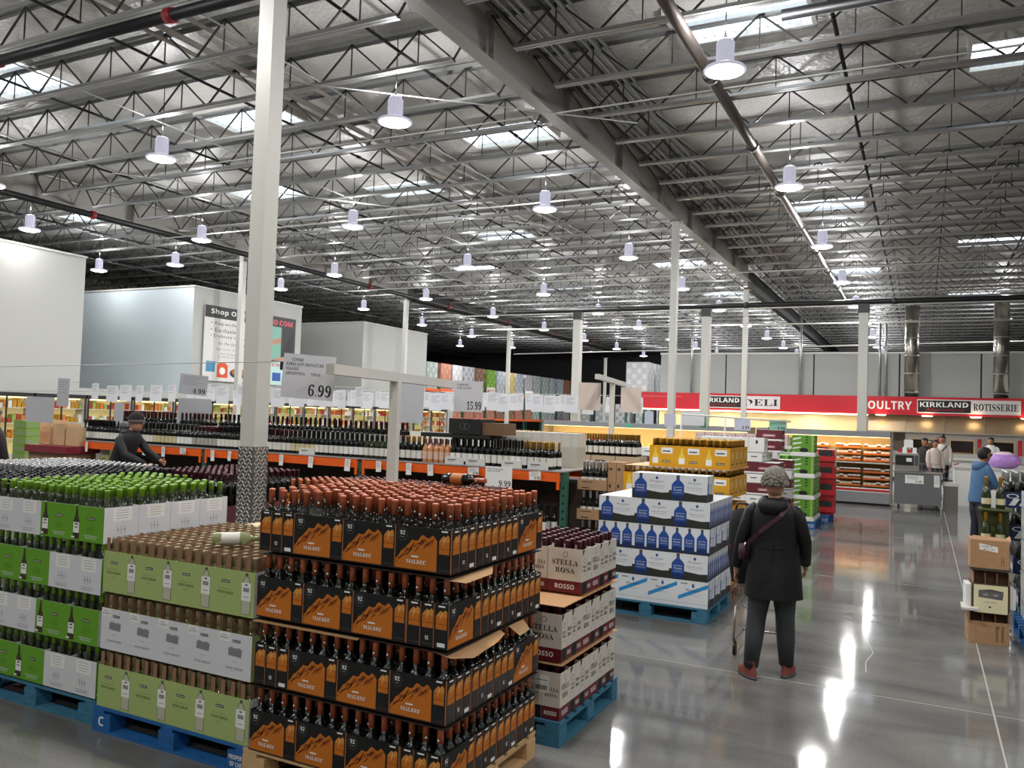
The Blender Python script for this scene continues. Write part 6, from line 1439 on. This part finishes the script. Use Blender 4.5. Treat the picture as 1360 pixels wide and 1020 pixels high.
        for r, z in prof:
            for j in range(N_):
                t = 2*math.pi*j/N_; yy = math.sin(t); zz = z
                if yy > .1 and z < .055: rr = .07; zz = max(z, .055)
                else: rr = r
                if yy > .1 and z < .055: rr = .088
                m.v.append((rr*s*math.cos(t), (rr*1.17*math.sin(t)-.008)*s, zz*s))
        for i in range(len(prof)-1):
            for j in range(N_): m.f.append((b0+i*N_+j, b0+i*N_+(j+1)%N_, b0+(i+1)*N_+(j+1)%N_, b0+(i+1)*N_+j)); m.m.append(k); m.sm.append(True)
        m.build('hair', hd)
    if o.get('curly'):
        rnd = random.Random(9); m = MB()
        for k in range(150):
            t = rnd.uniform(0, 2*math.pi); p = rnd.uniform(-.35, 1.35)
            d = Vector((math.cos(t)*math.cos(p), math.sin(t)*math.cos(p)*1.12, math.sin(p)))
            c = Vector((0,-.012*s,.012*s))+d*.098*s; r = .019*s
            m.lathe([(0,-r),(r*.8,-r*.5),(r,0),(r*.8,r*.5),(0,r)], hm, 6, tuple(c))
        q = m.build('knit_loops', hd); tag(q, kind='stuff')
    if o.get('glasses'):
        m = MB()
        for x in (-1, 1): m.bar((x*.012*s,.098*s,.0), (x*.055*s,.092*s,.0), .004, .03*s, BLACK); m.bar((x*.055*s,.092*s,.004*s), (x*.084*s,.0,.004*s), .004, .005, BLACK)
        m.bar((-.012*s,.098*s,.004*s), (.012*s,.098*s,.004*s), .004, .004, BLACK); m.build('glasses', hd)
    return e
COATB = mat('black_rain_coat', '#0b0c0e', .55, noise=(7, .3), bump=.9, spec=.35); PANTG = mat('dark_grey_trousers', '#2f3235', .7, noise=(8, .2)); BOOT = mat('rust_suede', '#7a3a32', .7)
def strap(e, L, S, s, c_):
    m = MB(); PL = mat('plum_webbing', '#3a1a26', .6)
    m.bar(L(.13,-.085,1.44), L(.06,-.150,1.34), .03, .006, PL, up=(0,1,0)); m.bar(L(.06,-.150,1.34), L(-.10,-.152,1.20), .03, .006, PL, up=(0,1,0)); m.bar(L(-.10,-.152,1.20), L(-.21,-.08,1.08), .03, .006, PL, up=(0,1,0)); m.build('shoulder_strap', e)
    m = MB(); c = L(-.24,-.05,1.02); m.lathe([(0,-.07*s),(.045*s,-.06*s),(.055*s,0),(.045*s,.06*s),(0,.07*s)], PL, 10, tuple(c), sx=.7, sy=1.2); m.build('small_bag', e)
    m = MB(); m.tube([L(-.215,-.085,1.10), L(-.23,-.09,1.06), L(-.225,-.08,1.02)], .008, STAIN, 6); m.build('clip', e)
    m = MB(); m.box(-.004*s, .004*s, -.158*s-.0, -.150*s, .66*s, 1.2*s, BLACK); m.build('back_seam', c_)
    m = MB(); m.bar(S(.0,-.142,1.07), S(.12,-.118,1.085), .012, .006, BLACK, up=(0,1,0)); m.bar(S(-.12,-.118,1.085), S(.0,-.142,1.07), .012, .006, BLACK, up=(0,1,0)); m.build('waist_tab', c_)
    for sd in (-1, 1):
        m = MB(); m.lathe([(.048*s,.0),(.058*s,.01),(.056*s,.05),(.048*s,.07)], mat('plum_sock','#2f1a20',.9), 12, ((-.148 if sd < 0 else .115)*s, (-.108 if sd < 0 else .07)*s, .085*s)); m.build('sock', e)
person((-1.02, 6.62, 0), math.radians(4), 1.57, 'woman from behind, black hooded coat, grey knit cap, rust shoes, in the aisle',
    dict(trousers=PANTG, shoes=BOOT, coat=COATB, hem=.66, flare=.045, hood=True, hair=HAIRG, hat='knit', curly=True, hatband=HAIRG,
         legL=((-.12,-.02,.50), (-.15,-.11,.10), (-.23,.0,.03)), legR=((.10,.04,.50), (.115,.07,.10), (.15,.21,.03)),
         armL=((-.255,-.01,1.12), (-.30,.05,.86)), armR=((.245,.03,1.12), (.245,.16,.92)), extra=(strap,)))
NAVYP = mat('navy_trousers', '#16192a', .7); HOODB = mat('steel_blue_hoodie', '#41668c', .75, noise=(10, .1)); HAIRK = mat('black_hair', '#14110f', .6)
person((.80, 15.0, 0), math.radians(-62), 1.66, 'man in a steel blue hoodie and navy trousers with glasses, looking to the right',
    dict(trousers=NAVYP, shoes=DGREY, coat=HOODB, hem=.84, hood=True, hair=HAIRK, glasses=True, lean=.10, armL=((-.22,.12,1.12), (-.18,.34,1.05)), armR=((.22,.12,1.12), (.18,.34,1.05)), skin=mat('skin_warm','#a87558',.5)))
# bag of fabric held at the woman's left hip side and her trolley in front
def trolley(x, y, rz, lab, full=True):
    e = empty('shopping_trolley', (x, y, 0), rz); tag(e, lab, 'trolley'); CH = mat('chrome_wire', '#9a9c9e', .3, .8)
    m = MB()
    for z, ex in ((.45, 0), (.62, .02), (.80, .04), (.98, .06)):
        c = [(-.24-ex,-.40-ex),(.24+ex,-.40-ex),(.24+ex,.42+ex),(-.24-ex,.42+ex)]
        for i in range(4): m.bar((*c[i], z), (*c[(i+1) % 4], z), .008, .008, CH)
    for i in range(7):
        x_ = -.24+.08*i
        m.bar((x_,-.40,.45), (x_*1.25,-.46,.98), .004, .004, CH); m.bar((x_,.42,.45), (x_*1.25,.48,.98), .004, .004, CH); m.bar((x_,-.4,.45), (x_,.42,.45), .004, .004, CH)
    for i in range(9):
        y_ = -.40+.1025*i
        for s in (-1, 1): m.bar((s*.24,y_,.45), (s*.30,y_*1.14,.98), .004, .004, CH)
    m.build('wire_basket', e)
    m = MB()
    for s in (-1, 1): m.tube([(s*.24,.46,.10), (s*.25,-.42,.14), (s*.24,-.40,.45)], .012, CH, 6); m.tube([(s*.28,-.46,.98), (s*.27,-.56,1.02)], .011, CH, 6)
    m.tube([(-.24,.1,.13), (.24,.1,.13)], .01, CH, 6); m.build('chassis', e)
    m = MB(); m.tube([(-.28,-.56,1.02), (.28,-.56,1.02)], .017, RED, 8); m.build('handle', e)
    for s in (-1, 1):
        for y_ in (-.40, .42): m = MB(); m.tube([(s*.24-.014,y_,.06), (s*.24+.014,y_,.06)], .06, BLACK, 10); m.bar((s*.24,y_,.06), (s*.24,y_,.13), .02, .03, STEELD); m.build('wheel', e)
    return e
trolley(-1.20, 7.42, math.radians(2), 'wire shopping trolley in front of the woman in the black coat').scale = (.82, .85, .9)
e = empty('cloth_bag', (-1.33, 6.98, .2)); e.scale = (.75, .8, .82); tag(e, 'black cloth bag hung over the near side of the woman\'s trolley', 'bag')
m = MB(); ring_loft(m, [(0,0,.50,.02,.02),(0,0,.52,.10,.07),(0,.0,.8,.15,.10),(0,0,1.1,.14,.10),(0,0,1.22,.11,.08),(0,0,1.25,.03,.02)], mat('black_cloth','#0e0e10',.8), 14); m.build('cloth', e); m = MB(); m.tube([(-.07,0,1.23),(-.05,0,1.30),(.05,0,1.30),(.07,0,1.23)], .012, BLACK, 6); m.build('handle', e)
# man reaching at the left behind the bottle fields
BLKJ = mat('black_parka', '#141417', .7, noise=(5, .3)); MAR = mat('striped_cuff', '#5a5050', .9)
q = pix(158, 600, 8.15)
person((q.x, 8.15, 0), math.radians(-75), 1.80, 'man in a black parka and dark knit hat reaching over the bottles at the left',
    dict(trousers=NAVYP, shoes=DGREY, coat=BLKJ, hem=.80, hood=True, hair=mat('dark_knit','#221a1a',.9, noise=(60,.3)), hat='knit', hatband=MAR, lean=.35, sh=.21, armL=((-.25,.20,1.15), (-.15,.50,1.05)), armR=((.26,.20,1.15), (.18,.52,1.00))))
q = pix(52, 600, 12.0)
person((q.x, 12.0, 0), math.radians(30), 1.72, 'shopper with a dark cap half hidden behind the wooden crates', dict(trousers=NAVYP, shoes=DGREY, coat=mat('grey_green_coat','#5a5f58',.7), hair=mat('dark_cap','#26302c',.8), hat='knit'))
q = pix(-4, 600, 7.6)
person((q.x-.12, 7.6, 0), math.radians(0), 1.75, 'shopper in dark clothes cut off by the left edge', dict(trousers=NAVYP, shoes=DGREY, coat=mat('dark_red_coat','#2a1a20',.7), hair=HAIRK))
# group by the service counter
TEEW = mat('white_top', '#cfc9c0', .7); BLT = mat('black_top', '#1c1a1c', .7)
for px, Y_, f_, H_, c_, hr, lab in ((1228, 26.5, 2.6, 1.66, BLT, HAIRK, 'person with dark hair and a black top beside the cart group'), (1235, 27.0, 2.9, 1.6, mat('cream_top','#c8b8a8',.7), mat('blonde_hair','#c0a88a',.7), 'fair haired person bending over the cart near the ovens'), (1241, 26.3, -2.6, 1.62, mat('pale_pink_top','#d8c8c0',.7), HAIRK, 'person in a pale top right of the fair haired shopper'), (1251, 27.6, 3.0, 1.74, TEEW, HAIRK, 'man in a white top with a dark shoulder strap near the ovens')):
    q = pix(px, 620, Y_)
    ex = ()
    if 'strap' in lab: ex = ((lambda e, L, S, s, c: (lambda m: (m.bar(L(-.14,.12,1.44), L(.16,.15,1.05), .03, .006, BLACK, up=(0,1,0)), m.build('shoulder_strap', e)))(MB())),)
    person((q.x, Y_, 0), f_, H_, lab, dict(trousers=NAVYP, shoes=DGREY, coat=c_, hair=hr, hem=.88, lean=.25 if 'bending' in lab else 0, extra=ex))
q = pix(1240, 640, 25.2); trolley(q.x, 25.4, math.radians(80), 'wire trolley of the group standing near the ovens')
for i, (px, Y_) in enumerate(((1024, 21.4), (1032, 21.6))):
    q = pix(px, 600, Y_); person((q.x, Y_, 0), 2.8, 1.84-.04*i, 'dark haired shopper in black beyond the maroon cases, the %s one' % ('left','right')[i], dict(trousers=NAVYP, shoes=DGREY, coat=BLT, hair=HAIRK))
q = pix(1347, 600, 30); person((q.x-.6, 30.5, 0), 3.0, 1.72, 'worker with dark hair standing behind the purple inflatable', dict(trousers=NAVYP, shoes=DGREY, coat=WHITE, hair=HAIRK))
